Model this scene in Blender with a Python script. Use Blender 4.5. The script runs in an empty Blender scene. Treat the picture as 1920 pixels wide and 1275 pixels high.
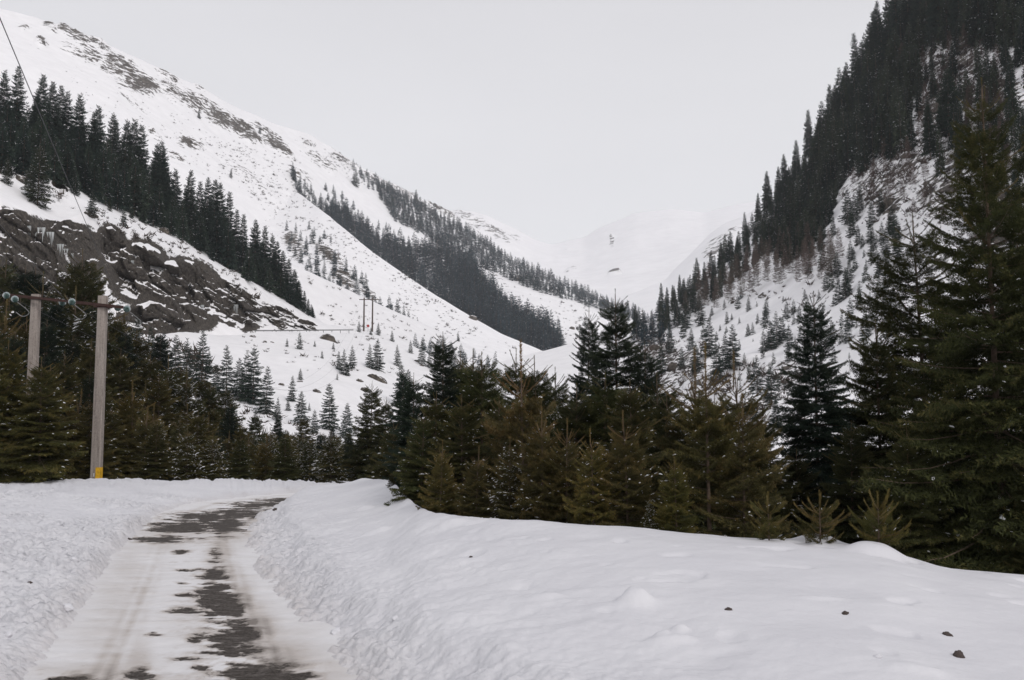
import bpy, math, random
import numpy as np
from mathutils import Vector
from mathutils.bvhtree import BVHTree

# ---------------------------------------------------------------- camera, sky, sun, exposure
SC = bpy.context.scene
COL = SC.collection
R_ = math.radians
F_PX, CX, CY = 1800.0, 960.0, 637.5
PITCH = math.atan(162.5 / 1800.0)
EYE = np.array([0.0, 0.0, 2.2])
cam_d = bpy.data.cameras.new('camera')
cam_d.sensor_width = 36.0
cam_d.lens = 36.0 * F_PX / 1920.0
cam_d.clip_start = 0.1
cam_d.clip_end = 40000
cam = bpy.data.objects.new('camera', cam_d)
COL.objects.link(cam)
cam.location = EYE
cam.rotation_euler = (math.pi / 2 + PITCH, 0, 0)
SC.camera = cam

SUN_EL, SUN_AZ = 34.0, 148.0          # azimuth clockwise from +Y (view direction): behind the camera, to its right
w = bpy.data.worlds.new('World'); SC.world = w; w.use_nodes = True
nt = w.node_tree; nt.nodes.clear()
N = nt.nodes.new; Lk = nt.links.new
sky = N('ShaderNodeTexSky'); sky.sky_type = 'NISHITA'; sky.sun_disc = False
sky.sun_elevation = R_(SUN_EL); sky.sun_rotation = R_(SUN_AZ); sky.dust_density = 4.0; sky.altitude = 1500
bg1 = N('ShaderNodeBackground'); bg1.inputs['Strength'].default_value = 0.10
Lk(sky.outputs[0], bg1.inputs[0])
geo = N('ShaderNodeTexCoord'); sep = N('ShaderNodeSeparateXYZ'); Lk(geo.outputs['Generated'], sep.inputs[0])
rmp = N('ShaderNodeValToRGB')
e = rmp.color_ramp.elements
e[0].position = 0.0; e[0].color = (0.785, 0.785, 0.79, 1)
e[1].position = 1.0; e[1].color = (0.60, 0.60, 0.64, 1)
for p_, c_ in ((0.10, (0.77, 0.77, 0.775, 1)), (0.30, (0.735, 0.73, 0.742, 1)), (0.42, (0.69, 0.683, 0.70, 1)), (0.62, (0.60, 0.60, 0.63, 1))):
    q = rmp.color_ramp.elements.new(p_); q.color = c_
Lk(sep.outputs['Z'], rmp.inputs[0])
nz = N('ShaderNodeTexNoise'); nz.inputs['Scale'].default_value = 1.6; nz.inputs['Detail'].default_value = 5
mp = N('ShaderNodeMapping'); mp.inputs['Scale'].default_value = (1, 1, 3); Lk(geo.outputs['Generated'], mp.inputs[0]); Lk(mp.outputs[0], nz.inputs[0])
mr = N('ShaderNodeMapRange'); mr.inputs['To Min'].default_value = 0.965; mr.inputs['To Max'].default_value = 1.035
mr.inputs['From Min'].default_value = 0.3; mr.inputs['From Max'].default_value = 0.7
Lk(nz.outputs[0], mr.inputs[0])
vm = N('ShaderNodeVectorMath'); vm.operation = 'SCALE'; Lk(rmp.outputs[0], vm.inputs[0]); Lk(mr.outputs[0], vm.inputs['Scale'])
bg2 = N('ShaderNodeBackground'); bg2.inputs['Strength'].default_value = 1.0; Lk(vm.outputs[0], bg2.inputs[0])
mxs = N('ShaderNodeMixShader'); mxs.inputs[0].default_value = 0.94
Lk(bg1.outputs[0], mxs.inputs[1]); Lk(bg2.outputs[0], mxs.inputs[2])
wo = N('ShaderNodeOutputWorld'); Lk(mxs.outputs[0], wo.inputs[0])

sun_d = bpy.data.lights.new('sun', 'SUN'); sun_d.energy = 1.15; sun_d.angle = R_(14); sun_d.color = (1.0, 0.955, 0.93)
sun = bpy.data.objects.new('sun', sun_d); COL.objects.link(sun)
sv = Vector((math.sin(R_(SUN_AZ)) * math.cos(R_(SUN_EL)), math.cos(R_(SUN_AZ)) * math.cos(R_(SUN_EL)), math.sin(R_(SUN_EL))))
sun.rotation_euler = sv.to_track_quat('Z', 'Y').to_euler()
SC.view_settings.view_transform = 'Standard'; SC.view_settings.look = 'None'
SC.view_settings.gamma = 1.0; SC.view_settings.use_curve_mapping = False
SC.view_settings.exposure = 0.13
HAZE_DENSITY = 0.00010
cy = SC.cycles
cy.use_denoising = True
cy.max_bounces = 6; cy.diffuse_bounces = 4; cy.glossy_bounces = 2; cy.volume_bounces = 1
cy.transparent_max_bounces = 4; cy.transmission_bounces = 3
cy.use_adaptive_sampling = False
cy.caustics_reflective = False; cy.caustics_refractive = False

np.seterr(over='ignore')
rng = np.random.default_rng(7)
random.seed(7)

# ---------------------------------------------------------------- small maths
_F = np.array([0, math.cos(PITCH), math.sin(PITCH)]); _U = np.array([0, -math.sin(PITCH), math.cos(PITCH)])

def ray(px, py):
    px = np.asarray(px, float); py = np.asarray(py, float)
    dx = (px - CX) / F_PX; dy = -(py - CY) / F_PX
    return _F + dx[..., None] * np.array([1.0, 0, 0]) + dy[..., None] * _U

def at(px, py, D):
    """world point seen at (px, py) of the 1920x1275 photograph, D metres ahead of the camera (along +Y)"""
    d = ray(px, py); D = np.asarray(D, float)
    return EYE + d * (D / d[..., 1])[..., None]

def proj(P):
    v = np.asarray(P) - EYE
    dep = v @ _F
    return CX + F_PX * v[..., 0] / dep, CY - F_PX * (v @ _U) / dep

def _h(i, j, k, s):
    u = np.uint32; A = lambda v: np.asarray(v, np.int64).astype(u)
    n = A(i) * u(374761393) + A(j) * u(668265263) + A(k) * u(2147483647) + A((s * 1274126177) & 0xFFFFFFFF)
    n = (n ^ (n >> u(13))) * u(1274126177)
    n = (n ^ (n >> u(16))) * u(2246822519)
    return ((n ^ (n >> u(15))) & u(0xFFFFFF)).astype(np.float64) / 16777215.0

def vnoise(P, s=0):
    P = np.asarray(P, float); fl = np.floor(P); f = P - fl; I = fl.astype(np.int64)
    f = f * f * f * (f * (f * 6 - 15) + 10)
    out = 0
    for a in (0, 1):
        wa = f[..., 0] if a else 1 - f[..., 0]
        for b in (0, 1):
            wb = f[..., 1] if b else 1 - f[..., 1]
            for c in (0, 1):
                wc = f[..., 2] if c else 1 - f[..., 2]
                out = out + wa * wb * wc * _h(I[..., 0] + a, I[..., 1] + b, I[..., 2] + c, s)
    return out * 2 - 1

def fbm(P, octv=4, s=0, gain=0.5):
    P = np.asarray(P, float); o = 0; a = 1.0; t = 0
    for k in range(octv):
        o = o + a * vnoise(P * (2.03 ** k) + 17.3 * k, s + k); t += a; a *= gain
    return o / t

def ridged(P, octv=4, s=0):
    P = np.asarray(P, float); o = 0; a = 1.0; t = 0
    for k in range(octv):
        o = o + a * (1 - 2 * np.abs(vnoise(P * (2.1 ** k) + 9.1 * k, s + k))); t += a; a *= 0.5
    return o / t

def cells(P, s=0):
    """distance to the nearest jittered cell point, 0..~1 (rounded clods)"""
    P = np.asarray(P, float); fl = np.floor(P); best = np.full(P.shape[:-1], 9.0)
    I = fl.astype(np.int64)
    for a in (-1, 0, 1):
        for b in (-1, 0, 1):
            cx = I[..., 0] + a; cyy = I[..., 1] + b
            qx = cx + _h(cx, cyy, 0, s); qy = cyy + _h(cx, cyy, 1, s)
            r = 0.55 + 0.6 * _h(cx, cyy, 2, s)
            best = np.minimum(best, np.hypot(P[..., 0] - qx, P[..., 1] - qy) / r)
    return best

def sst(x, a, b):
    t = np.clip((np.asarray(x, float) - a) / (b - a), 0, 1)
    return t * t * (3 - 2 * t)

# ---------------------------------------------------------------- mesh helpers
def mesh_np(name, V, Fc, mats=(), midx=None, smooth=False, attrs=None):
    """V (n,3) and Fc (m,k) -> mesh data"""
    me = bpy.data.meshes.new(name)
    V = np.ascontiguousarray(V, dtype=np.float32); Fc = np.ascontiguousarray(Fc, dtype=np.int32)
    k = Fc.shape[1]
    me.vertices.add(len(V)); me.vertices.foreach_set('co', V.ravel())
    me.loops.add(Fc.size); me.loops.foreach_set('vertex_index', Fc.ravel())
    me.polygons.add(len(Fc)); me.polygons.foreach_set('loop_start', np.arange(0, Fc.size, k, dtype=np.int32))
    try: me.polygons.foreach_set('loop_total', np.full(len(Fc), k, dtype=np.int32))
    except Exception: pass
    for m in mats: me.materials.append(m)
    if midx is not None: me.polygons.foreach_set('material_index', np.ascontiguousarray(midx, dtype=np.int32))
    me.polygons.foreach_set('use_smooth', np.full(len(Fc), bool(smooth)))
    for an, av in (attrs or {}).items():
        a = me.attributes.new(an, 'FLOAT', 'POINT'); a.data.foreach_set('value', np.ascontiguousarray(av, dtype=np.float32))
    me.update(calc_edges=True)
    return me

def obj(name, me, parent=None, loc=None):
    o = bpy.data.objects.new(name, me); COL.objects.link(o)
    if parent is not None: o.parent = parent
    if loc is not None: o.location = loc
    return o

def tag(o, label=None, cat=None, group=None, kind=None):
    if label: o['label'] = label
    if cat: o['category'] = cat
    if group: o['group'] = group
    if kind: o['kind'] = kind
    return o

def grid_faces(nr, nc):
    i = np.arange(nr - 1)[:, None] * nc + np.arange(nc - 1)[None, :]
    return np.stack([i, i + 1, i + nc + 1, i + nc], -1).reshape(-1, 4)

# ---------------------------------------------------------------- materials
def new_mat(name, rough=0.85):
    m = bpy.data.materials.new(name); m.use_nodes = True
    b = m.node_tree.nodes['Principled BSDF']; b.inputs['Roughness'].default_value = rough
    b.inputs['Specular IOR Level'].default_value = 0.25
    return m, m.node_tree, b

def nodes(nt):
    def n(t, **kw):
        x = nt.nodes.new(t)
        for k, v in kw.items():
            if k.startswith('i_'):
                key = k[2:].replace('_', ' ')
                x.inputs[int(key) if key.isdigit() else key].default_value = v
            else: setattr(x, k, v)
        return x
    return n, nt.links.new

def ramp(n, l, src, stops):
    r = n('ShaderNodeValToRGB'); l(src, r.inputs[0]); el = r.color_ramp.elements
    el[0].position, el[0].color = stops[0][0], tuple(stops[0][1]) + (1,)
    el[1].position, el[1].color = stops[-1][0], tuple(stops[-1][1]) + (1,)
    for p, c in stops[1:-1]:
        q = el.new(p); q.color = tuple(c) + (1,)
    return r.outputs[0]

def math_(n, l, op, a, b=None, clamp=False):
    x = n('ShaderNodeMath', operation=op, use_clamp=clamp)
    for i, v in enumerate((a, b)):
        if v is None: continue
        if isinstance(v, (int, float)): x.inputs[i].default_value = v
        else: l(v, x.inputs[i])
    return x.outputs[0]

def mixc(n, l, f, a, b):
    x = n('ShaderNodeMix', data_type='RGBA')
    if isinstance(f, (int, float)): x.inputs[0].default_value = f
    else: l(f, x.inputs[0])
    for i, v in ((6, a), (7, b)):
        if isinstance(v, tuple): x.inputs[i].default_value = v + (1,) if len(v) == 3 else v
        else: l(v, x.inputs[i])
    return x.outputs[2]

SNOW = (0.87, 0.86, 0.865)

def rock_nodes(n, l, co, sc):
    a = n('ShaderNodeTexNoise', i_Scale=0.35 * sc, i_Detail=8, i_Roughness=0.65); l(co, a.inputs[0])
    c = ramp(n, l, a.outputs[0], [(0.3, (0.034, 0.030, 0.028)), (0.45, (0.070, 0.062, 0.055)), (0.58, (0.125, 0.109, 0.092)), (0.72, (0.235, 0.212, 0.185))])
    b = n('ShaderNodeTexNoise', i_Scale=2.2 * sc, i_Detail=6, i_Roughness=0.7); l(co, b.inputs[0])
    c2 = ramp(n, l, b.outputs[0], [(0.35, (0.55, 0.55, 0.55)), (0.65, (1.25, 1.22, 1.18))])
    mm = n('ShaderNodeMix', data_type='RGBA', blend_type='MULTIPLY'); mm.inputs[0].default_value = 1
    l(c, mm.inputs[6]); l(c2, mm.inputs[7])
    return mm.outputs[2], b.outputs[0]

def mountain_mat(name, sc, slope_lo=None, slope_hi=None, snow=SNOW, bump=0.4, nm=5.5, rockmul=1.0):
    """snow over rock; 'rock' attribute says where the rock shows, the tilt of the ground where snow can lie"""
    m, t, b = new_mat(name, 0.8); n, l = nodes(t)
    tc = n('ShaderNodeTexCoord').outputs['Object']
    at_ = n('ShaderNodeAttribute', attribute_name='rock').outputs['Fac']
    n1 = n('ShaderNodeTexNoise', i_Scale=0.10 * sc, i_Detail=9, i_Roughness=0.68); l(tc, n1.inputs[0])
    strz = n('ShaderNodeMapping'); strz.inputs['Rotation'].default_value = (0, R_(-32), 0); strz.inputs['Scale'].default_value = (0.06 * sc, 0.10 * sc, 0.20 * sc); l(tc, strz.inputs[0]); l(strz.outputs[0], n1.inputs[0]); n1.inputs['Scale'].default_value = 1.0
    nn = math_(n, l, 'MULTIPLY', math_(n, l, 'SUBTRACT', n1.outputs[0], 0.5), nm)
    f = math_(n, l, 'ADD', at_, nn)
    if slope_lo is not None:
        g = n('ShaderNodeNewGeometry'); s = n('ShaderNodeSeparateXYZ'); l(g.outputs['Normal'], s.inputs[0])
        mrn = n('ShaderNodeMapRange'); mrn.inputs['From Min'].default_value = slope_lo; mrn.inputs['From Max'].default_value = slope_hi
        mrn.inputs['To Min'].default_value = 1.0; mrn.inputs['To Max'].default_value = -1.0; l(s.outputs['Z'], mrn.inputs[0])
        f = math_(n, l, 'ADD', f, mrn.outputs[0])
    mk = n('ShaderNodeMapRange', clamp=True); mk.inputs['From Min'].default_value = 0.42; mk.inputs['From Max'].default_value = 0.58
    l(f, mk.inputs[0])
    rc, rb = rock_nodes(n, l, tc, sc * 0.8)
    if rockmul != 1.0: rc = mixc(n, l, 1 - rockmul, rc, (0.012, 0.010, 0.008))
    sn = n('ShaderNodeTexNoise', i_Scale=0.06 * sc, i_Detail=6); l(tc, sn.inputs[0])
    sc_ = ramp(n, l, sn.outputs[0], [(0.3, tuple(0.955 * x for x in snow)), (0.7, tuple(min(0.9, 1.03 * x) for x in snow))])
    l(mixc(n, l, mk.outputs[0], sc_, rc), b.inputs['Base Color'])
    bp = n('ShaderNodeBump', i_Strength=bump, i_Distance=2.0 / sc); 
    hh = math_(n, l, 'ADD', math_(n, l, 'MULTIPLY', rb, mk.outputs[0]), math_(n, l, 'MULTIPLY', sn.outputs[0], 0.35))
    l(hh, bp.inputs['Height']); l(bp.outputs[0], b.inputs['Normal'])
    return m

M_FARMT = mountain_mat('far_mountain_snow', 0.5, bump=0.2)
M_MOUNT = mountain_mat('mountain_snow_rock', 1.6, nm=9.0)
M_HILL = mountain_mat('hillside_snow_rock', 4.0)
M_CLIFF = mountain_mat('cliff_snow_rock', 8.0, slope_lo=0.48, slope_hi=0.76, bump=0.7, nm=1.6, rockmul=.74)
M_RIGHT = mountain_mat('steep_snow_rock', 5.0, bump=0.6, nm=8.0)

def boulder_mat():
    m, t, b = new_mat('boulder_rock', 0.9); n, l = nodes(t)
    tc = n('ShaderNodeTexCoord').outputs['Object']
    rc, rb = rock_nodes(n, l, tc, 5.0)
    g = n('ShaderNodeNewGeometry'); s = n('ShaderNodeSeparateXYZ'); l(g.outputs['Normal'], s.inputs[0])
    nn = n('ShaderNodeTexNoise', i_Scale=1.2, i_Detail=6); l(tc, nn.inputs[0])
    f = math_(n, l, 'ADD', s.outputs['Z'], math_(n, l, 'MULTIPLY', math_(n, l, 'SUBTRACT', nn.outputs[0], 0.5), 0.9))
    mk = n('ShaderNodeMapRange'); mk.inputs['From Min'].default_value = 0.62; mk.inputs['From Max'].default_value = 0.75; l(f, mk.inputs[0])
    l(mixc(n, l, mk.outputs[0], rc, SNOW), b.inputs['Base Color'])
    bp = n('ShaderNodeBump', i_Strength=0.6, i_Distance=0.2); l(rb, bp.inputs['Height']); l(bp.outputs[0], b.inputs['Normal'])
    return m
M_BOULDER = boulder_mat()

def snow_mat():
    m, t, b = new_mat('ploughed_snow', 0.75); n, l = nodes(t)
    tc = n('ShaderNodeTexCoord').outputs['Object']
    rg = n('ShaderNodeAttribute', attribute_name='rough').outputs['Fac']
    dt = n('ShaderNodeAttribute', attribute_name='dirt').outputs['Fac']
    a = n('ShaderNodeTexNoise', i_Scale=9, i_Detail=8, i_Roughness=0.65); l(tc, a.inputs[0])
    v = n('ShaderNodeTexVoronoi', i_Scale=13, feature='SMOOTH_F1'); l(tc, v.inputs[0])
    a2 = n('ShaderNodeTexNoise', i_Scale=1.1, i_Detail=4); l(tc, a2.inputs[0])
    spk = n('ShaderNodeTexNoise', i_Scale=7, i_Detail=10, i_Roughness=0.85); l(tc, spk.inputs[0])
    base = ramp(n, l, a2.outputs[0], [(0.3, (0.635, 0.63, 0.655)), (0.7, (0.69, 0.685, 0.705))])
    spec = n('ShaderNodeMapRange'); spec.inputs['From Min'].default_value = 0.70; spec.inputs['From Max'].default_value = 0.77; l(spk.outputs[0], spec.inputs[0])
    sp = math_(n, l, 'MULTIPLY', spec.outputs[0], math_(n, l, 'MULTIPLY', rg, 0.55))
    c = mixc(n, l, sp, base, (0.25, 0.21, 0.18))
    dd = math_(n, l, 'MULTIPLY', dt, math_(n, l, 'ADD', math_(n, l, 'MULTIPLY', a.outputs[0], 1.2), -0.1, True))
    c = mixc(n, l, dd, c, (0.48, 0.43, 0.40))
    l(c, b.inputs['Base Color'])
    h1 = math_(n, l, 'MULTIPLY', math_(n, l, 'SUBTRACT', a.outputs[0], math_(n, l, 'MULTIPLY', v.outputs[0], 0.9)), rg)
    fine = n('ShaderNodeTexNoise', i_Scale=3.0, i_Detail=9, i_Roughness=0.6); l(tc, fine.inputs[0])
    hh = math_(n, l, 'ADD', h1, math_(n, l, 'MULTIPLY', fine.outputs[0], 0.35))
    bp = n('ShaderNodeBump', i_Strength=0.8, i_Distance=0.06); l(hh, bp.inputs['Height']); l(bp.outputs[0], b.inputs['Normal'])
    b.inputs['Subsurface Weight'].default_value = 0.0
    return m
M_SNOW = snow_mat()

def road_mat():
    m, t, b = new_mat('wet_asphalt_and_packed_snow', 0.7); n, l = nodes(t)
    tc = n('ShaderNodeTexCoord').outputs['Object']
    asp = n('ShaderNodeAttribute', attribute_name='asphalt').outputs['Fac']
    dirt = n('ShaderNodeAttribute', attribute_name='dirt').outputs['Fac']
    trd = n('ShaderNodeAttribute', attribute_name='tread').outputs['Fac']
    g = n('ShaderNodeTexNoise', i_Scale=24, i_Detail=8, i_Roughness=0.9); l(tc, g.inputs[0])
    g2 = n('ShaderNodeTexNoise', i_Scale=5, i_Detail=7, i_Roughness=0.7); l(tc, g2.inputs[0])
    ac = ramp(n, l, g.outputs[0], [(0.38, (0.016, 0.013, 0.011)), (0.5, (0.044, 0.036, 0.031)), (0.62, (0.13, 0.115, 0.10))])
    mps = n('ShaderNodeMapping'); mps.inputs['Scale'].default_value = (2.5, 6, 1); l(tc, mps.inputs[0])
    st_ = n('ShaderNodeTexNoise', i_Scale=2.0, i_Detail=8, i_Roughness=0.7); l(mps.outputs[0], st_.inputs[0])
    sm_ = n('ShaderNodeMapRange'); sm_.inputs['From Min'].default_value = 0.48; sm_.inputs['From Max'].default_value = 0.72; l(st_.outputs[0], sm_.inputs[0])
    ac = mixc(n, l, math_(n, l, 'MULTIPLY', sm_.outputs[0], 0.55), ac, (0.22, 0.20, 0.185))
    df = math_(n, l, 'MULTIPLY', dirt, math_(n, l, 'ADD', math_(n, l, 'MULTIPLY', g2.outputs[0], 0.7), 0.5), True)
    df = math_(n, l, 'ADD', df, math_(n, l, 'MULTIPLY', trd, 0.35), True)
    slu = n('ShaderNodeMapRange'); slu.inputs['From Min'].default_value = 0.08; slu.inputs['From Max'].default_value = 0.48
    l(math_(n, l, 'ADD', asp, math_(n, l, 'MULTIPLY', math_(n, l, 'SUBTRACT', g2.outputs[0], 0.5), 0.7)), slu.inputs[0])
    df = math_(n, l, 'ADD', df, math_(n, l, 'MULTIPLY', slu.outputs[0], 0.62), True)
    scn = ramp(n, l, df, [(0.0, (0.72, 0.71, 0.715)), (0.5, (0.50, 0.46, 0.43)), (1.0, (0.22, 0.195, 0.175))])
    edge = n('ShaderNodeMapRange'); edge.inputs['From Min'].default_value = 0.40; edge.inputs['From Max'].default_value = 0.60
    e1 = n('ShaderNodeTexNoise', i_Scale=22, i_Detail=5, i_Roughness=0.7); l(tc, e1.inputs[0])
    st2 = math_(n, l, 'MULTIPLY', math_(n, l, 'SUBTRACT', st_.outputs[0], 0.5), -1.6)
    l(math_(n, l, 'ADD', math_(n, l, 'ADD', asp, st2), math_(n, l, 'MULTIPLY', math_(n, l, 'SUBTRACT', e1.outputs[0], 0.5), 0.9)), edge.inputs[0])
    l(mixc(n, l, edge.outputs[0], scn, ac), b.inputs['Base Color'])
    rr = n('ShaderNodeMapRange'); rr.inputs['To Min'].default_value = 0.75; rr.inputs['To Max'].default_value = 0.75; l(edge.outputs[0], rr.inputs[0]); l(rr.outputs[0], b.inputs['Roughness']); b.inputs['Specular IOR Level'].default_value = 0.12
    bp = n('ShaderNodeBump', i_Strength=0.7, i_Distance=0.02)
    l(math_(n, l, 'ADD', math_(n, l, 'MULTIPLY', g.outputs[0], 0.25), g2.outputs[0]), bp.inputs['Height']); l(bp.outputs[0], b.inputs['Normal'])
    return m
M_ROAD = road_mat()

def simple_mat(name, c, rough=0.8, vscale=None, var=0.25, spec=0.25, metal=0.0):
    m, t, b = new_mat(name, rough); n, l = nodes(t)
    b.inputs['Specular IOR Level'].default_value = spec; b.inputs['Metallic'].default_value = metal
    if vscale:
        tc = n('ShaderNodeTexCoord').outputs['Object']
        a = n('ShaderNodeTexNoise', i_Scale=vscale, i_Detail=6, i_Roughness=0.7); l(tc, a.inputs[0])
        l(ramp(n, l, a.outputs[0], [(0.3, tuple(x * (1 - var) for x in c)), (0.7, tuple(min(1, x * (1 + var)) for x in c))]), b.inputs['Base Color'])
    else: b.inputs['Base Color'].default_value = tuple(c) + (1,)
    return m

def needle_mat(name, stops):
    """tone attribute: 0 old dark needles .. 1 brown young shoots; object colour tints each tree"""
    m, t, b = new_mat(name, 0.75); n, l = nodes(t)
    tn = n('ShaderNodeAttribute', attribute_name='tone').outputs['Fac']
    c = ramp(n, l, tn, stops)
    oi = n('ShaderNodeObjectInfo')
    mm = n('ShaderNodeMix', data_type='RGBA', blend_type='MULTIPLY'); mm.inputs[0].default_value = 1
    l(c, mm.inputs[6]); l(oi.outputs['Color'], mm.inputs[7])
    l(mm.outputs[2], b.inputs['Base Color'])
    b.inputs['Specular IOR Level'].default_value = 0.15
    return m
M_NEEDLE = needle_mat('spruce_needles_olive', [(0.0, (0.023, 0.028, 0.014)), (0.35, (0.048, 0.050, 0.021)), (0.65, (0.076, 0.076, 0.031)), (1.0, (0.14, 0.108, 0.048))])
M_DARKN = needle_mat('spruce_needles_dark', [(0.0, (0.012, 0.022, 0.020)), (0.5, (0.026, 0.040, 0.032)), (1.0, (0.052, 0.062, 0.040))])
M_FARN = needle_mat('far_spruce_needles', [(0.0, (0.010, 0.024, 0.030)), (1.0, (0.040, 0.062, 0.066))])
M_BARK = simple_mat('spruce_bark', (0.105, 0.075, 0.055), 0.9, 18, 0.4)
M_TWIG = needle_mat('bare_brown_twigs', [(0.0, (0.068, 0.057, 0.052)), (1.0, (0.13, 0.108, 0.095))])
M_TSNOW = simple_mat('snow_on_boughs', (0.80, 0.80, 0.82), 0.8)
def conc_mat():
    m, t, b = new_mat('weathered_concrete', 0.9); n, l = nodes(t)
    tc = n('ShaderNodeTexCoord').outputs['Object']
    mp_ = n('ShaderNodeMapping'); mp_.inputs['Scale'].default_value = (9, 9, .9); l(tc, mp_.inputs[0])
    a = n('ShaderNodeTexNoise', i_Scale=1.2, i_Detail=8, i_Roughness=0.7); l(mp_.outputs[0], a.inputs[0])
    f = n('ShaderNodeTexNoise', i_Scale=14, i_Detail=6, i_Roughness=0.8); l(tc, f.inputs[0])
    v = math_(n, l, 'ADD', math_(n, l, 'MULTIPLY', a.outputs[0], .6), math_(n, l, 'MULTIPLY', f.outputs[0], .4))
    l(ramp(n, l, v, [(0.38, (0.15, 0.125, 0.11)), (0.48, (0.26, 0.225, 0.20)), (0.6, (0.34, 0.30, 0.27))]), b.inputs['Base Color'])
    bp = n('ShaderNodeBump', i_Strength=0.4, i_Distance=0.02); l(f.outputs[0], bp.inputs['Height']); l(bp.outputs[0], b.inputs['Normal'])
    return m
M_CONC = conc_mat()
M_WOODP = simple_mat('dark_wood_pole', (0.09, 0.07, 0.06), 0.9, 3.0, 0.3)
M_RUST = simple_mat('rusty_steel', (0.05, 0.026, 0.022), 0.8, 9, 0.35)
M_WIRE = simple_mat('grey_wire', (0.20, 0.20, 0.20), 0.5, spec=0.5)
M_DWIRE = simple_mat('dark_wire', (0.07, 0.07, 0.075), 0.6)
M_STEEL = simple_mat('galvanised_steel', (0.22, 0.22, 0.22), 0.5, 4, 0.2, metal=0.5)
M_YEL = simple_mat('yellow_paint', (0.60, 0.34, 0.02), 0.6, 7, 0.35)
M_WHITE = simple_mat('white_paint', (0.78, 0.78, 0.76), 0.6)
M_NAVY = simple_mat('dark_blue_paint', (0.02, 0.04, 0.09), 0.6)
M_REDS = simple_mat('red_sign_paint', (0.35, 0.03, 0.03), 0.5)
M_DIRT = simple_mat('dirty_clod', (0.07, 0.055, 0.05), 0.9, 12, 0.5)
M_LUMP = simple_mat('snow_lump', (0.66, 0.655, 0.68), 0.75, 6, 0.04)
def glass_mat():
    m, t, b = new_mat('green_glass_insulator', 0.12); n, l = nodes(t)
    b.inputs['Base Color'].default_value = (0.06, 0.11, 0.10, 1); b.inputs['Specular IOR Level'].default_value = 0.4
    b.inputs['Transmission Weight'].default_value = 0.35
    return m
M_GLASS = glass_mat()
def ice_mat():
    m, t, b = new_mat('icicle_ice', 0.25); n, l = nodes(t)
    b.inputs['Base Color'].default_value = (0.66, 0.69, 0.69, 1); b.inputs['Transmission Weight'].default_value = 0.2
    b.inputs['Specular IOR Level'].default_value = 0.6
    return m
M_ICE = ice_mat()

# ---------------------------------------------------------------- near ground: ploughed road between snow banks
RC = np.array([(4.2, -20), (2, -10), (-0.3, 0), (-2.7, 8.3), (-4.5, 14.1), (-6.1, 19), (-7.2, 23.3), (-7.75, 26), (-7.75, 28.3), (-7.0, 30.5), (-5.5, 32.2), (-3.2, 33.4), (0, 34.2), (6, 35.2), (14, 36)])
def chaikin(P, k=3):
    for _ in range(k):
        Q = [P[0]]
        for a, b in zip(P[:-1], P[1:]): Q += [a * .75 + b * .25, a * .25 + b * .75]
        Q.append(P[-1]); P = np.array(Q)
    return P
RCS = chaikin(RC)
def resample(P, step):
    s = np.concatenate([[0], np.cumsum(np.hypot(*np.diff(P, axis=0).T))])
    q = np.arange(0, s[-1], step)
    return np.stack([np.interp(q, s, P[:, 0]), np.interp(q, s, P[:, 1])], -1)
RCP = resample(RCS, 0.35)
RCT = np.gradient(RCP, axis=0); RCT /= np.hypot(RCT[:, 0], RCT[:, 1])[:, None]
HALF = 1.55

def road_dist(x, y):
    """signed distance from the centreline (right +)"""
    x = np.asarray(x, float); sh = x.shape; xf = x.ravel(); yf = np.asarray(y, float).ravel(); out = np.empty(len(xf))
    for i in range(0, len(xf), 20000):
        a = xf[i:i + 20000, None] - RCP[None, :, 0]; b = yf[i:i + 20000, None] - RCP[None, :, 1]
        d2 = a * a + b * b; k = d2.argmin(1); r = np.arange(len(k))
        aa = a[r, k]; bb = b[r, k]; t = RCT[k]
        out[i:i + 20000] = np.sign(aa * t[:, 1] - bb * t[:, 0]) * np.sqrt(d2[r, k])
    return out.reshape(sh)

CU = np.array([(-9, 27, .5), (-.25, 28, .55), (-.2, 27.5, .75), (-.165, 27, .84), (-.15, 26.4, .92), (-.135, 24.8, .98), (-.120, 21.6, 1.0), (-.108, 18.4, 1.0), (-.092, 15.9, 1.0), (-.07, 14.8, 1.0), (0, 13.1, 1.0), (.089, 12.5, .95), (.178, 12, .9), (.267, 11.75, .855), (.317, 11.9, .83), (.378, 11.6, .78), (.444, 11.1, .62), (.533, 11.2, .5), (.8, 11, .35), (9, 11, .2)])
_uu = np.linspace(-.6, .6, 1201); _kw = np.exp(-(np.arange(-30, 31) / 11.) ** 2); _kw /= _kw.sum()
_ys = np.convolve(np.pad(np.interp(_uu, CU[:, 0], CU[:, 1]), 30, mode='edge'), _kw, 'valid'); _zs = np.convolve(np.pad(np.interp(_uu, CU[:, 0], CU[:, 2]), 30, mode='edge'), _kw, 'valid')
HUMPS = [(1190, 1098, .15, .12, .12), (1180, 1094, .08, .07, .05), (1258, 1140, .18, .10, .06), (1240, 1136, .08, .06, .05), (1275, 1128, .07, .06, .05), (1715, 1176, .20, .10, .03), (850, 990, .22, .14, .06), (705, 965, .24, .15, .07), (680, 935, .2, .15, .08), (1532, 1018, .26, .20, .07), (1640, 1032, .30, .22, .11), (1020, 1085, .2, .1, .04), (1540, 1098, .22, .06, .025), (960, 1110, .3, .1, .03)]
HP = []
for hx, hy, rx, ry, hh in HUMPS:
    d = ray(hx, hy); t_ = (0.75 - EYE[2]) / d[2]; HP.append((d[0] * t_, d[1] * t_, rx, ry, hh))

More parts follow.
